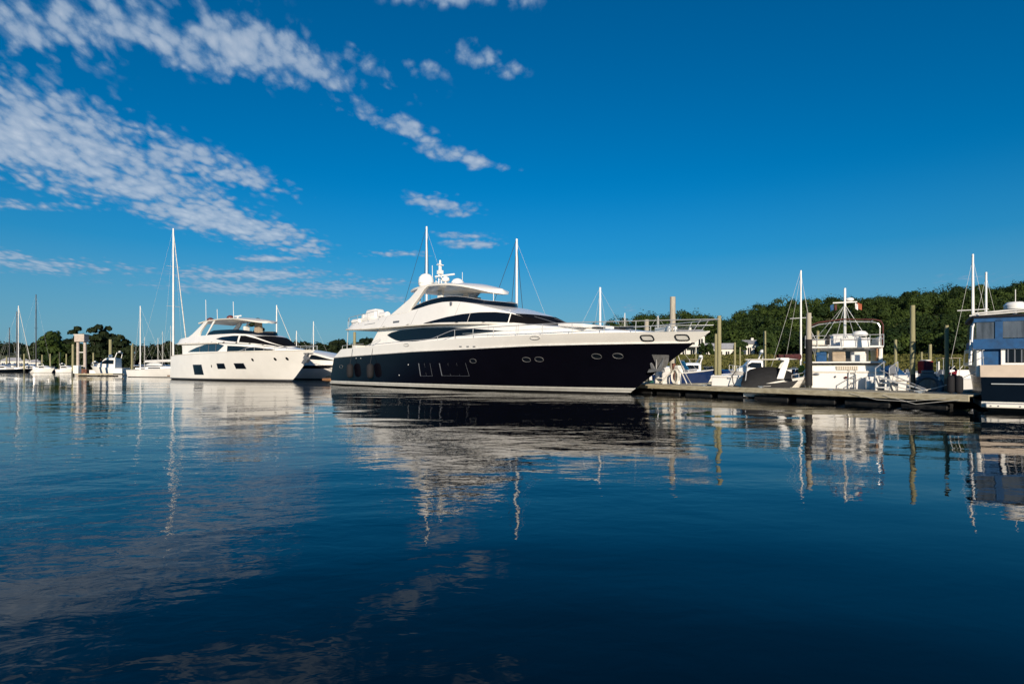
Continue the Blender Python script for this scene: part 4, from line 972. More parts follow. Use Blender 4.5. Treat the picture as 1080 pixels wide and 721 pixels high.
def sailboat(loc, rz, Ln, B, mast, label, hull='white', mastm='alu', grp=None, cover='bcanvas', spread=1, furl=True, mx=.58, z=(1.0, 1.3), r=.075, dark_stays=False, name='sailboat', tilt=0.):
    e = empty(name, loc, rz, label, 'sailboat', grp); H, f = simple_hull(e, Ln, B, z[0], z[1], hull, rake=.9)
    b = Body(Ln*.28, Ln*.5, Ln*.72, B*.28, lambda x: f(x)-.05, lambda x: z[0]+.5, tum=.12, q=.6)
    m = MB(); b.wall(m, 20, 2); b.roof(m, 20); cb = m.build('cabin', 'white', e, 30)
    w = MB()
    for s in (-1, 1): patch(w, [(Ln*.34, z[0]+.38), (Ln*.56, z[0]+.38)], [(Ln*.34, z[0]+.2), (Ln*.56, z[0]+.22)], b.y, s, .02, 8)
    w.split('window', 'glass', cb)
    MB().cyl((Ln*mx, 0, z[0]), (Ln*mx, 0, mast), r, r*.75, 10).build('mast', mastm, e, 50)
    bo = MB().cyl((Ln*mx-.1, 0, z[0]+1.3), (Ln*.16, 0, z[0]+1.25), .07, n=8).build('boom', mastm, e)
    Pg = [[(Ln*(.17+(mx-.19)*i/10), .14*math.cos(a)*(1-.3*abs(i/10-.6)), z[0]+1.42+.17*math.sin(a)*(.7+.6*i/10)) for a in [k*math.pi/4 for k in range(8)]] for i in range(11)]
    MB().grid(Pg, True).build('sail_cover', cover, e, 50)
    sp = MB()
    for k in range(spread):
        zz = z[0]+(mast-z[0])*(.45+.28*k) if spread == 2 else z[0]+(mast-z[0])*.55
        sp.tube([(Ln*mx, -B*.28, zz), (Ln*mx, B*.28, zz)], .03, 5)
    sp.split('spreader', mastm, e) if spread else None
    st = MB(); sr = .022 if dark_stays else .008
    for s in (-1, 1): st.cyl((Ln*mx, s*B*.47, z[0]), (Ln*mx, 0, mast*.97), sr, n=4)
    st.cyl((.1, 0, z[0]), (Ln*mx, 0, mast), sr, n=4); st.split('stay', 'rope' if dark_stays else 'offwhite', e)
    MB().cyl((Ln*.97, 0, z[1]), (Ln*mx, 0, mast*.98), .09 if furl else .012, .05 if furl else .008, n=6).build('forestay', 'wrope' if furl else 'offwhite', e)
    return e

# ------------------------------------------------------------------ boats on the left
sailboat((-60, 91, 0), R(-28), 14, 3.6, zat(241, 86.5), 'white sailing yacht with the tallest mast at left, behind the white motor yacht stern', mx=.69, cover='offwhite', r=.15, spread=2, z=(1.1, 1.45))
# its mast stands at px 183
sailboat(at(141, 104, 0), R(-20), 8.5, 3, zat(323, 104), 'smaller sailboat with short white mast at the left of the tall sailing yacht', mx=.2, cover='maroon', r=.11, spread=0, furl=False)
e = empty('dinghy', at(160, 83, .95), R(-25), 'grey upturned dinghy lying on the white sailing yacht deck', 'dinghy')
P_ = [[(-1.7+3.4*i/12, .62*math.sqrt(max(0, 1-(abs(i/12-.45)/.56)**2.4))*math.cos(a), .55*math.sqrt(max(0, 1-(abs(i/12-.45)/.56)**2.4))*math.sin(a)) for a in [math.pi*k/8 for k in range(9)]] for i in range(13)]
e0 = e; MB().grid(P_).build('hull', 'offwhite', e, 50); MB().tube([P_[i][0] for i in range(13)], .04, 5).tube([P_[i][8] for i in range(13)], .04, 5).build('gunwale', 'grey', e)
e0.location = at(164, 88.6, 1.75)
cc = cabin_cruiser(at(133, 108, 0), R(182), 6.5, 2.7, 'small white cabin cruiser with dark enclosure left of the sailing yachts', hh=1.9, z=(1.35, 1.8), name='cabin_cruiser')
MB().lathe([(.01, 0), (.3, .02), (.34, .3), (.2, .5), (.01, .52)], (2.9, 0, 3.45), 12).tube([(2.9, 0, 3.1), (2.9, 0, 3.5)], .1).build('radar_dome', 'dome', cc, 50)
GS = 'sailboats moored in the far left marina'
for px, Y, pt, Ln, mm_, lb in ((33.5, 175, 310, 11, 'dalu', 'far sailboat with the tallest dark mast at left'), (13.5, 170, 328, 10, 'dalu', 'far sailboat with dark raked mast near the left edge'),
        (15.5, 182, 322, 10, 'alu', 'far sailboat with pale mast beside the dark raked one'), (7, 200, 345, 8, 'dalu', 'far small sailboat with short dark mast at the left edge')):
    sailboat(at(px-Ln*.58*600/Y*.9, Y, 0), R(8), Ln, 3.2, zat(pt, Y), lb, mastm=mm_, grp=GS, hull=random.choice(['blueh', 'nearblack', 'offwhite']), r=.16, spread=1, furl=(mm_ == 'alu'))
for (px, Y, pt), hcol in zip(((158, 215, 349), (166, 205, 343), (150, 180, 356), (138.5, 210, 355)), ('blueh', 'grey', 'nearblack', 'grey')):
    sailboat(at(px-3, Y, 0), R(15), 9, 3, zat(pt, Y), 'distant sailboat with bare mast between the small cruiser and the white motor yacht', hull=hcol, mastm='offwhite', grp='distant sailboats behind the ketch', r=.08, spread=0, furl=False)
sailboat(at(287, 150, 0), R(-25), 11, 3.4, zat(322, 150), 'sailboat with pale mast and forestay behind the white motor yacht bow', r=.19, spread=0, mx=.15, grp=None)
sailboat(at(325, 145, 0), R(-25), 9, 3.2, zat(339, 145), 'sailboat with short pale mast between the two motor yachts', r=.13, spread=0, mx=.2, furl=False)
sailboat(at(306, 120, 0), R(-25), 9, 3.2, zat(349, 120), 'low white sailboat with stub mast just right of the white yacht windscreen', r=.10, spread=0, mx=.2, furl=False)
GF = 'small boats along the far left dock'
far = [(5, 'grey', None, 'white', 'blue'), (18, 'blueh', 'bcanvas', 0, 0), (27, 'white', None, 0, 0), (36, 'grey', None, 0, 0), (46, 'white', None, 0, 0), (52, 'blueh', None, 0, 0), (58.5, 'cream', 'tan', 0, 0), (68, 'white', 'bcanvas', 0, 0), (73, 'white', None, 0, 0)]
lbs = ['far grey motorboat at the left edge', 'far dark blue boat under blue cover below the dark masts', 'far open white boat right of the dark masts', 'far grey open boat before the low bushy tree', 'far white open boat left of the broad tree piles', 'far dark blue boat before the broad tree', 'far cream boat under tan cover', 'far white boat under blue cover right of the broad tree', 'far white open boat left of the green pile']
for (px, hl, cv, _, _), lb in zip(far, lbs): runabout(at(px, random.uniform(176, 186), 0), R(random.uniform(-30, 10)), random.uniform(3.5, 5), 2.2, lb, hl, cv, grp=GF, z=(.75, 1.1))
for px, lb in ((-2, 'cabin boat at the very left edge of the far marina'), (22, 'cabin boat between the far masts and the shed'), (39, 'cabin boat under the broad tree'), (62, 'cabin boat with low arch near the lamp pile'), (94.5, 'white cabin boat with blue top just right of the tower')):
    cabin_cruiser(at(px, 172 if px != 94.5 else 125, 0), R(random.uniform(-20, 20)), 6.5, 2.5, lb, grp='far cabin boats at left', roof='white' if px != 94.5 else 'bcanvas')
# third yacht tucked between the two big ones
def tucked_yacht():
    C_ = at(344, 69, 0); e = empty('motor_yacht', (C_[0]-9*.788, C_[1]+9*.616, 0), R(-38), 'white motor yacht with dark side windows tucked between the white and black yachts', 'yacht')
    H = Hull([(-.5, 14.2), (0, 14.8), (2.2, 17.5), (3, 18)], [(-.5, 0), (3, .3)], 2.2, 1.95, 2.2, ud=.45, pd=2.2, uw=.25, pw=1.6); f = lambda x: 1.5+.6*(x/17)**2; ys = H.y
    m = MB(); H.band(m, .15, f, 6, 40); H.deck(m, f, 0, 40, .02); h = m.build('hull', 'white', e, 30)
    m = MB(); H.band(m, -.5, .15, 2, 40, off=-.01); m.build('antifouling', 'anti', h)
    b = Body(2, 8, 16, 1.8, lambda x: 1.4, lambda x: interp([(0, 3.5), (6, 3.55), (9, 3.2), (12, 2.6), (16, 2.05)], x), tum=.15, q=.6)
    m = MB(); b.wall(m, 40, 4); b.roof(m, 40); d = m.build('deckhouse', 'white', e, 30)
    for s in (-1, 1):
        w = MB(); patch(w, [(4, 2.75), (6, 3.1), (9, 2.95), (12.5, 2.3)], [(4, 2.7), (7, 2.5), (12.5, 2.25)], b.y, s, .02, 24); w.build('side_window', 'glass', d)
        w = MB(); patch(w, [(5, 1.62), (7, 1.72), (12, 1.72), (14, 1.62)], [(5, 1.6), (7, 1.35), (12, 1.35), (14, 1.58)], ys, s, .02, 24); w.build('hull_window', 'glass', h)
    return e
tucked_yacht()
# wooden dock remains seen between the yachts
dock('finger_dock', 'low dark dock between the white yacht bow and the black yacht stern', 0, 6, 1.8, at(338, 68, 0), R(-45), h=.5, grp=None)
for k, (px, z) in enumerate(((367, 2.0), (374, 2.9), (380, 1.9))):
    pass
pile(374, 60, 350, .16, 'greenish pile seen under the black yacht overhang', grp=None)

# sailing yachts moored beyond the black yacht, only the rigs show
def hid(px, Y, pt, label, **k):
    Ln = 12; a = R(38); x, y, _ = at(px, Y); mx = .45
    return sailboat((x-math.cos(a)*Ln*mx, y-math.sin(a)*Ln*mx, 0), a, Ln, 3.5, zat(pt, Y), label, mx=mx, spread=0, furl=False, **k)
hid(450, 66, 239, 'sailing yacht hidden behind the black yacht, tallest white mast beside the satellite dome', r=.14, dark_stays=True)
hid(545, 52, 252, 'sailing yacht hidden behind the black yacht, white mast ahead of the hardtop', r=.13, dark_stays=True)
hid(633, 52, 303, 'sailboat hidden behind the black yacht foredeck with a short white mast', r=.12)
hid(694, 55, 333, 'sailboat behind the black yacht bow with thin low mast', r=.05)
# ------------------------------------------------------------------ right hand marina: boats and gear behind the main dock
# dark blue runabout beside the black yacht bow
b = at(689, 37.5); e = runabout(b, R(-18), 3.9, 2.2, 'dark blue hulled open boat with white deck beside the yacht bow', 'blueh', z=(1.0, 1.32), motor=False)
# shore power post with coiled white hoses
e = empty('power_pedestal', dk(1.35, 1.5, .5), DR, 'white dock pedestal wrapped with coiled white hoses near the yacht bow', 'pedestal')
MB().box((0, 0, .45), (.26, .26, .9), taper=.85).build('post', 'white', e, bevel=.02); MB().box((0, 0, .97), (.32, .32, .16), taper=.7).build('cap', 'offwhite', e, bevel=.02)
m = MB()
for k in range(5):
    P_ = [((.24+.03*math.sin(k))*math.cos(a)*1.1, -.16-.03*k, .42+(.30+.02*k)*math.sin(a)) for a in [i*math.pi/8 for i in range(17)]]; m.tube(P_, .022, 5)
m.build('hose_coil', 'wrope', e)
for s in (-1, 1): MB().tube([(s*.12, -.1, .85), (s*.55, -.2, .5), (s*.95, -.35, .05)], .035, 6).build('hose', 'wrope', e)
e = empty('folding_steps', dk(.2, 1.4, .5), DR, 'small white dock steps just right of the yacht stem', 'steps')
MB().box((0, .2, .14), (.6, .35, .06)).box((0, -.1, .32), (.6, .3, .06)).build('tread', 'white', e, bevel=.01)
MB().prism([(-.3, 0), (-.24, 0), (-.24, .7), (-.3, .7)], -.2, .35).build('side_panel', 'offwhite', e)
MB().prism([(.24, 0), (.3, 0), (.3, .7), (.24, .7)], -.2, .35).build('side_panel', 'offwhite', e)
e = empty('coiled_hose', dk(-.2, .9, .5), 0, 'small green hose coil lying on the dock by the yacht stem', 'hose')
MB().tube([(.2*math.cos(a), .2*math.sin(a), .04+.01*a) for a in [i*.5 for i in range(30)]], .02, 5).build('hose', 'green', e)
# white dock box
e = empty('dock_box', dk(5.3, 1.0, .5), DR+R(16), 'large white fibreglass dock box on the main dock', 'dock box')
MB().box((0, 0, .22), (1.85, .62, .44), taper=.97).build('body', 'white', e, bevel=.03)
MB().box((0, -.01, .49), (1.93, .70, .10), taper=.95).build('lid', 'white', e, bevel=.03)
MB().box((.0, -.35, .42), (.14, .03, .07)).build('latch', 'steel', e)
e = empty('mooring_line', dk(5.9, .45, .52), DR, 'dark mooring line slung over the white dock box', 'rope')
MB().tube([(-.55, .8, .75), (-.35, .25, .52), (-.1, -.02, .2), (.12, -.2, .03), (.3, -.25, .03), (.05, -.28, .05), (-.15, -.3, .03)], .022, 5).build('line', 'rope', e)
# mooring lines from yacht bow
e = empty('mooring_line', (0, 0, 0), 0, 'thin mooring line running down from the black yacht bow to the dock', 'rope')
a_ = ypt(31.6, -.5, 2.9); b_ = Vector(dk(3.3, .4, .55)); MB().tube([a_.lerp(b_, k/8)+Vector((0, 0, -.25*math.sin(math.pi*k/8))) for k in range(9)], .018, 5).build('line', 'wrope', e)
# cruiser with black cockpit canvas, lying bow away behind the dock
def canvas_cruiser():
    c = dk(6.0, 3.0); rz = math.atan2(DN.y, DN.x)-R(62); e = empty('express_cruiser', c, rz, 'white express cruiser closed with black cockpit canvas and white radar arch', 'motorboat')
    c = (at(783, 27.6)[0], 27.6, 0); e.location = c; rz = R(-22); e.rotation_euler = (0, 0, rz); Lc = survey((c[0], c[1]), rz)
    H, f = simple_hull(e, 3.4, 2.3, .62, 1.1, 'white', rake=.9)
    MB().grid([[(x, k*(H.y(x, f(x))+.045), (f(x)+hh*(1-abs(k)**4) if abs(k) < 1.01 else max(.5, f(x)-.28*min(1, hh*3)))) for k in (-1.02, -1, -.9, -.7, -.35, 0, .35, .7, .9, 1, 1.02)] for x, hh in ((-.06, .05), (.06, .50), (.35, .72), (.8, .80), (1.3, .78), (1.75, .62), (2.1, .42), (2.35, .05))]).build('cockpit_canvas', 'canvas', e, 50)
    for s in (-1, 1):
        p = MB(); Pg = []
        for x, z0, z1 in ((0, .45, .56), (.4, .45, .60), (.9, .48, .66), (1.4, .52, .78), (2.0, .6, .9), (2.6, .7, 1.0), (3.2, .86, 1.0)): Pg.append([(x, s*(H.y(x, z0)+.03), z0), (x, s*(H.y(x, z1)+.03), z1)])
        p.grid(Pg).build('side_moulding', 'white', e)
        MB().prism([(1.45, .9), (1.75, .9), (1.98, 1.72), (1.98, 1.86), (1.62, 1.88), (1.60, 1.78), (1.78, 1.74), (1.6, 1.35)], s*1.06, s*.96, lean=-s*.1).build('arch_leg', 'white', e, bevel=.02)
    MB().box((1.8, 0, 1.83), (.36, 1.9, .08)).build('radar_arch', 'white', e, bevel=.03)
    MB().box((1.0, 0, 1.80), (1.75, 1.5, .045)).build('bimini', 'cream', e, bevel=.02)
    MB().tube([(.1, -1.0, .6), (.25, -.75, 1.78)], .025, 5).build('bimini_pole', 'steel', e); MB().tube([(.1, 1.0, .6), (.25, .75, 1.78)], .025, 5).build('bimini_pole', 'steel', e)
    x = MB(); oval(x, 1.95, .86, .16, .06, H.y, off=.06, p=3); x.build('side_vent', 'glass', e, smooth=0)
    r = MB()
    for s in (-1, 1):
        P_ = [(x, s*max(.02, H.y(x, f(x))-.05), f(x)+.28) for x in (2.1, 2.4, 2.8, 3.1, 3.38)]; r.tube(P_, .014, 4)
        for q in P_: r.tube([(q[0], q[1], q[2]-.28), q], .011, 4)
    r.build('bow_rail', 'steel', e)
canvas_cruiser()
cabin_cruiser(at(812, 52, 0), R(172), 3.6, 2.0, 'white fishing boat with T top and radar seen over the black canvas', hh=1.2, z=(.9, 1.2), grp=None)
# small white boat with red gear, yellow jacket
runabout(at(829, 34, 0), R(-30), 2.6, 1.5, 'small white boat with red gear aboard left of the sleeved pile', 'white', z=(.75, .95), motor=False, console=False)
for k, (dx, lb) in enumerate(((0, 'leftmost'), (.32, 'middle'), (.62, 'rightmost'))):
    x, y, _ = at(834, 34); e = empty('life_jacket', (x+dx, y-.35+.2*k, .98), .3*k, 'red life jacket hung on the rail of the small white boat, %s of three' % lb, 'life jacket', 'red life jackets on the small white boat')
    MB().box((0, 0, .18), (.26, .1, .36), taper=.75).build('vest', 'rcanvas', e, bevel=.04); MB().box((0, -.055, .2), (.04, .012, .34)).build('strap', 'offwhite', e)
e = empty('oilskin', at(845.5, 32, .95), 0, 'yellow oilskin bundle hung left of the sleeved pile', 'jacket'); MB().ell((0, 0, .3), (.2, .15, .34), 9, 6).build('bundle', 'yellow', e, 60); MB().tube([(0, 0, .6), (0, 0, .85)], .02).build('hook', 'steel', e)
sailboat((at(840, 43)[0]-4.2, 38.5, 0), R(42), 9, 2.8, zat(287, 43), 'blue hulled sailboat with tall mast and maroon sail cover left of the trawler', mx=.62, hull='blueh', cover='maroon', r=.075, spread=1, furl=False, z=(.8, 1.1))

# ------------------------------------------------------------------ the trawler, stern to the dock
def trawler():
    c = (14.93, 25.62, 0); rz = R(61.5); e = empty('trawler_yacht', c, rz, 'white trawler yacht with canvas frame and signal mast, stern against the dock', 'trawler'); e.scale = (1, 1.1, 1); T = survey((c[0], c[1]), rz)
    H = Hull([(-.5, 9), (0, 9.6), (1.9, 10.8), (3, 11.4)], [(-.5, .05), (0, 0), (1.3, -.06), (3, -.1)], 1.47, 1.38, 1.9, ud=.5, pd=2.4, uw=.3, pw=1.7, st=1.0)
    f = lambda x: 1.23+.55*(x/10.8)**2
    m = MB(); H.band(m, .12, f, 6, 40); h = m.build('hull', 'white', e, 30)
    m = MB(); H.band(m, -.5, .12, 2, 40, off=-.01); m.build('antifouling', 'anti', h)
    m = MB(); H.deck(m, f, .03, 30, .05); m.build('deck', 'cream', e)
    m = MB()
    for s in (-1, 1): m.tube([(x, s*(H.y(x, f(x))), f(x)) for x in [.05+.53*i for i in range(21)]], .04, 5)
    m.tube([(-.06, -1.45, 1.23), (-.06, 1.45, 1.23)], .045, 5); m.build('cap_rail', 'cream', e)
    m = MB()
    for s in (-1, 1): m.tube([(x, s*(H.y(x, .78)+.01), .78) for x in [.1+.5*i for i in range(20)]], .03, 5)
    m.build('rub_strake', 'offwhite', e)
    # transom fittings: boarding ladder, hatch outline, hawse holes, exhaust, swim step locker
    def tp(px, py):   # a point on the transom plane x = -.05 ; returns (y, z)
        k = (px-540)/600.; cc, ss = math.cos(rz), math.sin(rz); x = -.06
        y = (c[0]+cc*x-k*(c[1]+ss*x))/(ss+k*cc); Y = c[1]+ss*x+cc*y; return y/1.1, zat(py, Y)
    ya, _ = tp(895.5, 400); yb, _ = tp(902.5, 400)
    m = MB()
    for y in (ya, yb): m.tube([(-.14, y, .15), (-.14, y, 1.2), (-.02, y, 1.32)], .022, 6)
    for k in range(5): m.tube([(-.14, ya, .3+.22*k), (-.14, yb, .3+.22*k)], .02, 5)
    m.build('boarding_ladder', 'steel', e)
    y, z = tp(861, 393.8); m = MB(); m.ell((-.1, y, min(z, 1.12)), (.03, .13, .055), 10, 6).build('hawse_hole', 'grey', e, 60)
    y, z = tp(881, 397); MB().ell((-.1, y, z), (.03, .035, .05), 8, 6).build('outlet', 'grey', e, 60)
    y, z = tp(892, 398); MB().ell((-.1, y, z), (.03, .06, .06), 8, 6).build('outlet', 'maroon', e, 60)
    y, z = tp(921.5, 402); MB().box((-.3, y, .72), (.45, .62, .62), taper=.93).build('swim_locker', 'white', e, bevel=.04)
    MB().box((-.36, y, .30), (.6, .75, .08)).build('swim_step', 'offwhite', e, bevel=.02)
    m = MB().box((-.54, y, .74), (.02, .22, .3)); m.build('locker_door', 'offwhite', e, bevel=.008)
    # aft cabin top with slatted locker
    m = MB().prism([(.05, 1.2), (.1, 1.52), (.4, 1.6), (4.6, 1.75), (4.6, 1.2)], -1.32, 1.32); m.build('aft_cabin', 'white', e, bevel=.05)
    ya, _ = tp(882, 388); yb, _ = tp(905, 388)
    s_ = MB().box((.06, (ya+yb)/2, 1.40), (.06, abs(yb-ya), .17)).build('slatted_locker', 'tan', e)
    m = MB()
    for k in range(12): y = ya+(yb-ya)*(k+.5)/12; m.box((.02, y, 1.40), (.02, .03, .15))
    m.build('slats', 'cream', s_)
    MB().box((.25, 0, 1.66), (.9, 2.9, .07)).build('upper_coaming', 'white', e, bevel=.02)
    # deckhouse sides, saloon front and enclosure
    for s in (-1, 1):
        w = MB().prism([(.9, 1.65), (5.4, 1.75), (5.9, 2.35), (.7, 2.28)], s*1.36, s*1.28).build('house_side', 'white', e, bevel=.01)
        for x0, x1 in ((1.3, 2.4), (2.6, 3.7), (3.9, 5.1)): MB().box(((x0+x1)/2, s*1.37, 2.03), (x1-x0, .02, .34)).build('window', 'glass', w)
    MB().box((1.4, -.2, 2.0), (.08, 1.5, .55)).build('aft_bulkhead', 'cream', e)
    MB().box((1.32, -.35, 2.02), (.04, .9, .33)).build('aft_window', 'clear', e)
    MB().box((1.0, -1.22, 1.98), (.5, .05, .62)).build('teak_door', 'teak', e)
    MB().box((.85, -1.34, 1.98), (.06, .14, .66)).build('corner_post', 'white', e)
    for i, (y, w, mm_) in enumerate(((.15, .5, 'tan'), (-.55, .55, 'offwhite'), (.8, .4, 'bcanvas'))):
        MB().box((.95, y, 1.85), (.45, w, .32)).box((1.12, y, 2.02), (.1, w, .3)).build('deck_seat', mm_, e, bevel=.05)
    m = MB().box((3.2, 0, 2.37), (5.2, 2.86, .09)); m.build('flybridge_deck', 'white', e, bevel=.03)
    m = MB().prism([(.6, 2.40), (.66, 2.78), (.74, 2.78), (.74, 2.40)], -.95, .1).build('bridge_panel', 'white', e, bevel=.02)
    MB().prism([(1.0, 2.42), (5.0, 2.42), (5.6, 2.55), (4.8, 2.88), (1.0, 2.78)], -1.34, -1.28).build('bridge_coaming', 'white', e, bevel=.02)
    MB().prism([(1.0, 2.42), (5.0, 2.42), (5.6, 2.55), (4.8, 2.88), (1.0, 2.78)], 1.28, 1.34).build('bridge_coaming', 'white', e, bevel=.02)
    MB().box((2.6, 0, 2.75), (.5, 1.2, .55), taper=.9).build('bridge_seat', 'offwhite', e, bevel=.06)
    MB().box((4.3, -.2, 2.9), (.5, 1.4, .5), taper=.8).build('bridge_console', 'offwhite', e, bevel=.05)
    MB().lathe([(.01, 0), (.27, .02), (.30, .12), (.2, .24), (.01, .27)], (1.0, -.62, 2.85), 14).tube([(1, -.62, 2.4), (1, -.62, 2.88)], .05).build('radar_dome', 'dome', e, 50)
    MB().box((.7, .85, 2.6), (.3, .7, .3)).build('stowed_raft', 'cream', e, bevel=.08)
    m = MB().box((.55, .55, 2.6), (.18, .14, .22)).ell((.55, .55, 2.82), (.1, .1, .12)); m.split('stowed_gear', 'canvas', e)
    # rails round the bridge
    m = MB()
    for z in (2.72, 2.9): m.tube([(4.6, -1.4, z), (.55, -1.42, z), (.5, 1.4, z), (4.6, 1.4, z)], .016, 5)
    for y in (-1.42, -.95, -.5, 0, .5, .95, 1.4): m.tube([(.52, y, 2.4), (.52, y, 2.9)], .014, 5)
    for x in (1.5, 2.5, 3.5): m.tube([(x, -1.4, 2.4), (x, -1.4, 2.9)], .014, 5)
    m.build('bridge_rail', 'steel', e)
    m = MB()
    for z in (1.45, 1.72): m.tube([(.1, -1.4, z-.02), (3, -1.42, z), (7, -1.35, z+.15)], .015, 5)
    for x in (.1, 1, 2, 3, 4, 5, 6): m.tube([(x, -1.42, 1.25), (x, -1.42, 1.74)], .013, 5)
    m.build('side_rail', 'steel', e)
    # canvas frame (bimini folded to its hoop)
    hoop = [(.9, -1.42, 2.45), (.85, -1.42, 3.35), (.85, -1.34, 3.53), (.85, -1.1, 3.60), (.85, 0, 3.66), (.85, .9, 3.55), (.85, 1.30, 3.38)]
    MB().tube(hoop, .03, 6).build('canopy_hoop', 'maroon', e)
    MB().tube([(p[0]+1.5, p[1], p[2]) for p in hoop], .025, 6).build('canopy_hoop', 'steel', e)
    MB().tube([(.85, -1.1, 3.60), (2.35, -1.1, 3.6)], .02).build('canopy_stay', 'steel', e)
    MB().tube([(.85, 1.2, 3.42), (2.35, 1.2, 3.42)], .02).tube([(.85, 1.3, 3.38), (1.2, .9, 2.5)], .018).build('canopy_stay', 'steel', e)
    # mast, boom stays, cross tree and flags
    y, _ = tp(900, 360); y += .25; mx = 1.5
    MB().cyl((mx, y, 1.7), (mx, y, zat(303, c[1]+1.0)), .055, .045, 10).build('mast', 'white', e, 50)
    MB().box((mx, y, 4.5), (.06, .9, .05)).ell((mx, y-.18, 4.62), (.12, .16, .1)).build('cross_tree', 'white', e)
    for dy, dx in ((-.95, .0), (.95, 0), (-.4, -.8), (.4, -.8), (1.35, .6)): MB().cyl((mx, y, 4.4), (mx+dx, y+dy, 2.5), .012, n=4).build('stay', 'steel', e)
    for dy, mat_, lb in ((.42, 'bcanvas', 'dark blue'), (.30, 'maroon', 'dark red'), (-.46, 'orange', 'orange'), (-.38, 'white', 'white')):
        Pg = [[(mx-.02+.03*math.sin(4*u+3*v), y+dy+(.16*u if dy > 0 else -.2*u)*(.8 if mat_ in ('bcanvas', 'orange') else .5), 4.46-.28*v-.08*u) for v in (0, .33, .66, 1)] for u in (0, .25, .5, .75, 1)]
        MB().grid(Pg).build('flag', mat_, e, 60)
    return e
trawler()
# boarding gear on the dock right of the trawler
e = empty('boarding_steps', dk(11.9, 2.0, .5), DR, 'white boarding steps with handrail at the right side of the trawler stern', 'steps')
for k in range(3): MB().box((.0, -.22+.22*k, .12+.17*k), (.5, .24, .05)).build('tread', 'white', e, bevel=.01)
for s in (-.26, .26):
    MB().prism([(s-.02, 0), (s+.02, 0), (s+.02, .6), (s-.02, .6)], -.3, .35).build('side_panel', 'white', e); MB().tube([(s, -.3, 0), (s, -.3, .9), (s, .35, 1.15), (s, .35, 0)], .02, 5).build('handrail', 'steel', e)
e = empty('fishing_chair', dk(12.6, 1.8, .5), DR+.4, 'folding chair frame tipped on the dock right of the trawler', 'chair')
for s in (-.22, .22): MB().tube([(s, -.25, 0), (s, .25, .75)], .015, 5).build('leg', 'steel', e); MB().tube([(s, .25, 0), (s, -.25, .45)], .015, 5).build('leg', 'steel', e)
MB().box((0, -.02, .4), (.42, .4, .03)).build('seat', 'tan', e)
e = empty('gangway', dk(12.2, .6, .52), DR, 'slim pale gangplank leaning from the trawler down to the dock', 'gangplank')
MB().box((.5, .9, .28), (1.9, .1, .05), ry=R(14), rz=R(-8)).build('plank', 'offwhite', e); MB().tube([(-.4, 1.1, .8), (1.4, .7, .1)], .02).build('rail', 'steel', e)
# blue covered boat, small background craft on the right
runabout(at(941, 33.5, 0), R(60), 3.2, 1.6, 'white boat under blue cover between the trawler and the tall green pile', 'white', 'bcanvas', z=(.95, 1.25))
bgb = [(952, 46, -20, 4.6, 'white', None, 'white open boat behind the tall green pile'), (931, 60, 10, 5, 'offwhite', None, 'grey white open boat right of the trawler cabin'), (985, 58, -15, 5, 'white', None, 'white open boat behind the slim pile right'), (1004, 44, 20, 4.5, 'white', 'rcanvas', 'white boat under red cover by the right hand pile'),
       (966, 70, 10, 5.5, 'blueh', None, 'dark blue open boat beyond the tall green pile'), (722, 66, 5, 5, 'white', None, 'white open boat beyond the yacht bow'), (740, 58, -10, 4.5, 'white', 'blueh', 'white boat under dark cover beyond the dock box'), (733, 47, 15, 4.4, 'cream', None, 'cream open boat left of the dock box'),
       (757, 74, -5, 6, 'white', 'bcanvas', 'white boat under blue cover behind the dock box pile'), (703, 72, 8, 5.5, 'grey', None, 'grey open boat seen under the yacht bow'), (870, 62, 0, 5.5, 'white', None, 'white open boat behind the slim pile left of the trawler'), (1012, 66, 0, 6, 'white', None, 'white open boat left of the blue canvas boat'),
       (845, 66, 10, 5, 'offwhite', 'tan', 'boat under tan cover behind the sailboat mast'), (915, 78, 0, 6, 'white', 'blueh', 'white boat with dark cover far behind the trawler'), (825, 78, 0, 6, 'white', None, 'white open boat far behind the canvas cruiser')]
for px, Y, rz, Ln, hl, cv, lb in bgb:
    runabout(at(px-8, Y, 0), R(rz), Ln, 2.0, lb, hl, cv, grp='small boats in the back rows on the right', z=(.65, .95), top='tan' if px in (722, 985) else None)
cabin_cruiser(at(748, 62, 0), R(175), 5.0, 2.3, 'white cabin boat seen left of the dock box pile', hh=1.1, z=(.8, 1.1), grp='small boats in the back rows on the right')
for t, Y in ((0, 40), (1, 62), (2, 80)):
    dock('back_dock', ('nearest', 'middle', 'farthest')[t]+' of the low docks crossing behind the main dock on the right', 0, 26*(Y/40), 1.6, at(672+10*t, Y, 0), R(-3), h=.42, fl=False, grp='back docks on the right')
# round blue dinghy hauled up on end, red covered engine, lockers
e = empty('inflatable_dinghy', dk(13.0, 2.9, .15), math.atan2(DN.y, DN.x)+R(25), 'round bowed blue grey inflatable dinghy seen end on behind the dock', 'dinghy')
ring = [(0, .42*math.cos(a), .52+.40*math.sin(a)) for a in [i*2*math.pi/24 for i in range(25)]]
MB().tube(ring, .10, 10).build('tube', 'rubber', e, 60)
for s in (-1, 1): MB().tube([(0, s*.42, .4), (1.6, s*.42, .45), (2.3, s*.15, .55)], .10, 10).build('side_tube', 'rubber', e, 60)
MB().cyl((.02, 0, .52), (.12, 0, .52), .36, n=24).build('floor_panel', 'clear', e)
MB().box((.06, 0, .98), (.3, .5, .12)).box((.08, 0, 1.1), (.25, .42, .12)).build('folded_cover', 'grey', e, bevel=.03)
for s in (-1, 1): MB().ell((-.1, s*.36, .82), (.06, .05, .07), 8, 6).build('handle', 'offwhite', e)
e = empty('fuel_cabinet', at(976, 26.2, .45), R(8), 'upright red cabinet standing behind the blue grey dinghy', 'cabinet')
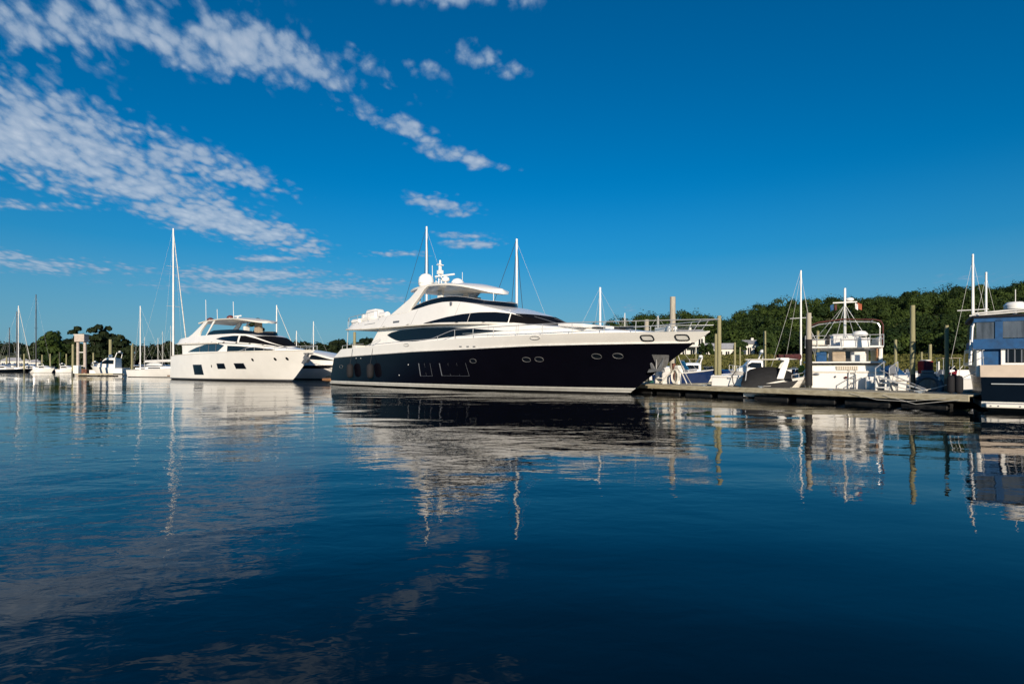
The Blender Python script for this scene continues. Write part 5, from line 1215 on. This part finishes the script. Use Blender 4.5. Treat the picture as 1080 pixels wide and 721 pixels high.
MB().box((0, 0, .98), (.50, .35, .58)).build('body', 'rcanvas', e, bevel=.03); MB().box((0, 0, 1.30), (.3, .3, .06)).build('lid', 'offwhite', e, bevel=.02); MB().box((0, 0, .35), (.3, .25, .7)).build('stand', 'grey', e); MB().box((0, -.18, 1.0), (.36, .02, .4)).build('door', 'rcanvas', e, bevel=.008)
for k, (px, lb) in enumerate(((991, 'left'), (996.5, 'right'))):
    e = empty('dock_locker', at(px, 23.2, .5), 0, 'white upright dock locker behind the pile, %s one of the pair' % lb, 'locker', 'white dock lockers'); MB().box((0, 0, .30), (.2, .25, .6)).build('body', 'white', e, bevel=.02); MB().box((0, -.01, .62), (.22, .28, .05)).build('lid', 'offwhite', e, bevel=.01)
e = empty('tarpaulin', at(1003, 24, .8), .2, 'red tarpaulin heap right of the right hand pile', 'tarpaulin'); MB().ell((0, 0, .12), (.3, .3, .26), 10, 6).build('cover', 'rcanvas', e, 40); MB().tube([(-.3, -.1, .1), (.3, -.15, .14)], .015).build('tie', 'wrope', e)
e = empty('dock_cart', at(1006, 22.8, .5), .3, 'white dock cart with dark wheel before the red tarpaulin', 'cart'); MB().box((0, 0, .24), (.34, .3, .18), taper=1.15).build('tray', 'white', e, bevel=.02); MB().cyl((0, -.2, .12), (0, -.16, .12), .12, n=16).build('wheel', 'anti', e); MB().tube([(.2, 0, .3), (.42, 0, .5)], .015).build('handle', 'steel', e)
# white cleat lines hanging at the dock end
e = empty('dock_line', (0, 0, 0), 0, 'pale lines drooping along the front of the dock end', 'rope')
MB().tube([dk(11.6, -.1, .42), dk(12.6, -.16, .22), dk(13.6, -.14, .2), dk(14.8, -.12, .36)], .008, 5).build('line', 'wrope', e); MB().tube([dk(12.8, -.1, .4), dk(13.9, -.16, .12), dk(15.2, -.1, .33)], .008, 5).build('line', 'wrope', e)

# ------------------------------------------------------------------ blue canvas flybridge boat at the right edge
def blue_boat():
    hd = R(55); cc, ss = math.cos(hd), math.sin(hd); B_ = 4.0
    x0, y0, _ = at(1035.5, 18.8)             # port corner of the transom at the water
    c = (x0+ss*B_/2, y0-cc*B_/2); e = empty('flybridge_boat', (c[0], c[1], 0), hd, 'dark hulled flybridge boat with bright blue canvas at the right edge', 'motorboat')
    def tp(px, py, x=0.):
        k = (px-540)/600.; y = (c[0]+cc*x-k*(c[1]+ss*x))/(ss+k*cc); Y = c[1]+ss*x+cc*y; return y, zat(py, Y)
    H = Hull([(-.5, 8.6), (0, 9.2), (1.6, 10.4), (3, 11)], [(-.5, 0), (.3, 0), (1.12, .32), (1.6, .45), (3, .6)], B_/2, B_/2, 1.5, ud=.45, pd=2.3, uw=.3, pw=1.7, st=1.)
    f = lambda x: 1.10+.5*(x/10)**2; zt = lambda x: 1.50+.35*(x/10)**2
    m = MB(); H.band(m, .30, f, 6, 40); h = m.build('hull', 'nearblack', e, 30)
    m = MB(); H.band(m, -.5, .12, 1, 40); m.build('antifouling', 'anti', h); m = MB(); H.band(m, .12, .30, 1, 40, off=.01); m.build('boot_stripe', 'boot', h)
    m = MB(); H.band(m, f, zt, 3, 40, off=.01); H.deck(m, zt, .02, 30, .04); m.build('coaming', 'beige', e, 30)
    m = MB().box((-.35, 0, .20), (.75, B_*.98, .13)); sp = m.build('swim_platform', 'cream', e, bevel=.03)
    for px in (1045, 1053, 1076, 1090): y, z = tp(px, 427, -.73); MB().cyl((-.74, y, .20), (-.71, y, .20), .022, n=10).build('scupper', 'grey', sp)
    y, z = tp(1076, 402, 0); MB().box((.17, y+.25, .88), (.02, .9, .03)).build('trim_line', 'steel', e)
    # deckhouse
    ya, _ = tp(1030, 380, .8); yb = -B_/2+.25
    hs = MB().prism([(.75, 1.45), (.75, 2.08), (6.2, 2.15), (7.0, 1.5)], ya-.12, ya).build('house_side', 'white', e, bevel=.02)
    for x0_, x1_ in ((2.0, 3.2), (3.5, 5.6)): MB().prism([(x0_, 1.62), (x1_, 1.62), (x1_-.1, 1.98), (x0_, 1.98)], ya, ya+.02).build('window', 'glass', hs)
    MB().box((.80, (ya+yb)/2, 1.78), (.06, ya-yb, .68)).build('aft_canvas', 'bcanvas', e)
    m = MB().prism([(.70, 1.10), (.95, 1.10), (.92, 2.06), (.70, 2.06)], ya-.10, ya+.02).build('corner_moulding', 'white', e, bevel=.03)
    y1, z1 = tp(1055.5, 366, .7); y2, z2 = tp(1084, 385, .7)
    fr = MB().box((.72, (y1+y2)/2, 1.80), (.06, abs(y2-y1), .60)).build('door_frame', 'white', e, bevel=.015)
    dw = MB().box((.68, (y1+y2)/2-.02, 1.80), (.03, abs(y2-y1)-.22, .44)).build('door_glass', 'glass', e)
    for k in range(4): MB().box((.655, y1-.18-k*.17, 1.8), (.015, .035, .42)).build('curtain', 'grey', dw)
    MB().box((1.4, (ya+yb)/2, 2.10), (1.6, ya-yb+.1, .08)).build('flybridge_deck', 'white', e, bevel=.02)
    MB().box((3.9, (ya+yb)/2, 2.12), (4.6, ya-yb-.1, .08)).build('house_roof', 'white', e, bevel=.02)
    # enclosure: blue skirt, clear panels, dark top
    def fr4(x, y_a, y_b, z0, z1, nm, mt, t=.03): return MB().box((x, (y_a+y_b)/2, (z0+z1)/2), (t, abs(y_a-y_b), z1-z0)).build(nm, mt, e)
    ye, _ = tp(1025, 350, 1.0); yf, _ = tp(1053.5, 350, 1.0)
    yg = yb
    fr4(.58, ye-.0, yg, 2.04, 2.38, 'canvas_skirt', 'bcanvas')
    fr4(1.0, yf+.10, yf-.10, 2.34, 3.02, 'canvas_panel', 'bcanvas', .05)
    fr4(1.02, ye-.12, yf+.06, 2.34, 2.98, 'clear_panel', 'clear', .015)
    fr4(1.0, yf-.06, yg, 2.42, 3.0, 'clear_panel', 'clear', .015)
    fr4(1.0, ye-.05, yg, 2.98, 3.14, 'canvas_valance', 'bcanvas', .05)
    MB().prism([(1.0, 2.34), (4.2, 2.34), (3.9, 3.0), (1.05, 3.0)], ye-.09, ye-.075).build('side_clear_panel', 'clear', e)
    MB().prism([(1.0, 2.12), (4.4, 2.12), (4.3, 2.36), (1.0, 2.36)], ye-.10, ye-.06).build('side_skirt', 'bcanvas', e)
    MB().prism([(2.3, 2.36), (2.4, 2.36), (2.35, 3.0), (2.25, 3.0)], ye-.11, ye-.06).build('side_post', 'bcanvas', e)
    MB().prism([(.9, 3.12), (4.4, 3.10), (4.0, 3.22), (2.5, 3.27), (1.1, 3.22)], ye+.0, yg).build('bimini_top', 'canvas', e, bevel=.03)
    MB().box((1.5, 0, 2.5), (.5, .5, .8)).box((3.2, 0, 2.55), (.6, 1.6, .6)).build('bridge_seat', 'offwhite', e, bevel=.05)
    # ladder and stern rails at the port corner
    l = MB().tube([(.6, ye+.06, 1.5), (1.0, ye-.02, 2.8), (1.3, ye-.2, 3.3)], .03, 6).tube([(.9, ye+.08, 1.5), (1.3, ye, 2.8), (1.6, ye-.2, 3.3)], .03, 6)
    for k in range(6): l.tube([(.66+.07*k, ye+.05-.012*k, 1.75+.22*k), (.96+.07*k, ye+.07-.012*k, 1.75+.22*k)], .018, 5)
    l.build('bridge_ladder', 'alu', e)
    MB().tube([(1.0, ye, 3.28), (1.4, yg, 3.55)], .03, 6).tube([(2.0, ye, 3.28), (2.0, yg, 3.5)], .03, 6).build('top_spar', 'offwhite', e)
    y, _ = tp(1070.5, 323, 2.2); MB().lathe([(.01, 0), (.3, .02), (.32, .16), (.22, .26), (.01, .28)], (2.2, y, 3.45), 16).tube([(2.2, y, 3.2), (2.2, y, 3.5)], .06).build('radar_dome', 'dome', e, 50)
    MB().tube([(2.1, y-.0, 3.6), (2.1, y, 4.15)], .012, 5).build('whip_antenna', 'white', e)
    m = MB()
    for k in range(4):
        m.tube([(.1+.9*k, H.y(.5+.9*k, 1.4)-.05, 1.5), (.1+.9*k, H.y(.5+.9*k, 1.4)-.02, 2.0)], .014, 5)
    m.tube([(.1, B_/2-.06, 2.0), (2.8, B_/2-.06, 2.0)], .016, 5).tube([(.1, B_/2-.06, 1.75), (2.8, B_/2-.06, 1.75)], .012, 5); m.build('side_rail', 'steel', e)
    # outriggers: the two tall poles with bare halyards seen over the canopy
    return e
blue_boat()
for k, (dx, lb) in enumerate(((-.35, 'left'), (.0, 'right'))):
    e = empty('fender', dk(15.0+dx*.6, .35+dx*.2, .52), .4, 'dark fender standing on the dock end beside the blue canvas boat, %s one' % lb, 'fender', 'fenders on the dock end')
    MB().lathe([(.01, 0), (.1, .04), (.12, .12), (.12, .5), (.09, .6), (.01, .63)], (0, 0, 0), 12).build('fender_body', 'fender', e, 60); MB().tube([(0, 0, .6), (.05, 0, .85), (.2, 0, .95)], .012, 5).build('lanyard', 'wrope', e)
def rsail(px, Y, pt, label, mx, **k):
    Ln = 8.5; a = R(50); x, y, _ = at(px, Y); return sailboat((x-math.cos(a)*Ln*mx, y-math.sin(a)*Ln*mx, 0), a, Ln, 2.6, zat(pt, Y), label, mx=mx, z=(.8, 1.1), **k)
rsail(1026, 34, 268, 'white sailboat with the tallest mast at right behind the blue canvas boat', .55, r=.075, spread=1, furl=True)
rsail(1040, 38, 287, 'sailboat with second mast rising just right of the tallest right hand mast', .5, r=.08, spread=0, furl=False)
rsail(659, 80, 330, 'sailboat far behind the yacht foredeck with thin mast', .5, r=.07, spread=0, furl=False)

# hanging fenders and tied lines
for k, (n_, t_, lb) in enumerate(((2.62, 8.35, 'left corner of the trawler stern'), (2.62, 10.9, 'right corner of the trawler stern'), (2.5, 6.9, 'side of the canvas cruiser'))):
    p = dk(t_, n_, .42); e = empty('fender', p, 0, 'small white fender hanging at the '+lb, 'fender', 'small white fenders behind the dock')
    MB().lathe([(.01, 0), (.07, .03), (.085, .1), (.085, .4), (.06, .47), (.01, .5)], (0, 0, 0), 12).build('fender_body', 'white', e, 60)
    MB().tube([(0, 0, .48), (.0, .03, .8)], .008, 5).build('lanyard', 'rope', e)
for k, (a, b, lb) in enumerate((((8.3, 2.6, 1.1), (7.4, .35, .56), 'tying the left corner of the trawler to the dock'), ((11.1, 2.6, 1.1), (13.9, .4, .56), 'tying the right corner of the trawler to the dock'), ((2.9, 2.9, .9), (3.7, .4, .56), 'tying the dark blue boat to the dock'), ((15.3, .9, 1.3), (13.6, .4, .56), 'tying the blue canvas boat to the dock end'))):
    A_ = Vector(dk(*a)); B_ = Vector(dk(*b)); e = empty('mooring_line', (0, 0, 0), 0, 'thin pale line '+lb, 'rope')
    MB().tube([A_.lerp(B_, i/8)+Vector((0, 0, -.15*math.sin(math.pi*i/8))) for i in range(9)], .012, 5).build('line', 'wrope', e)
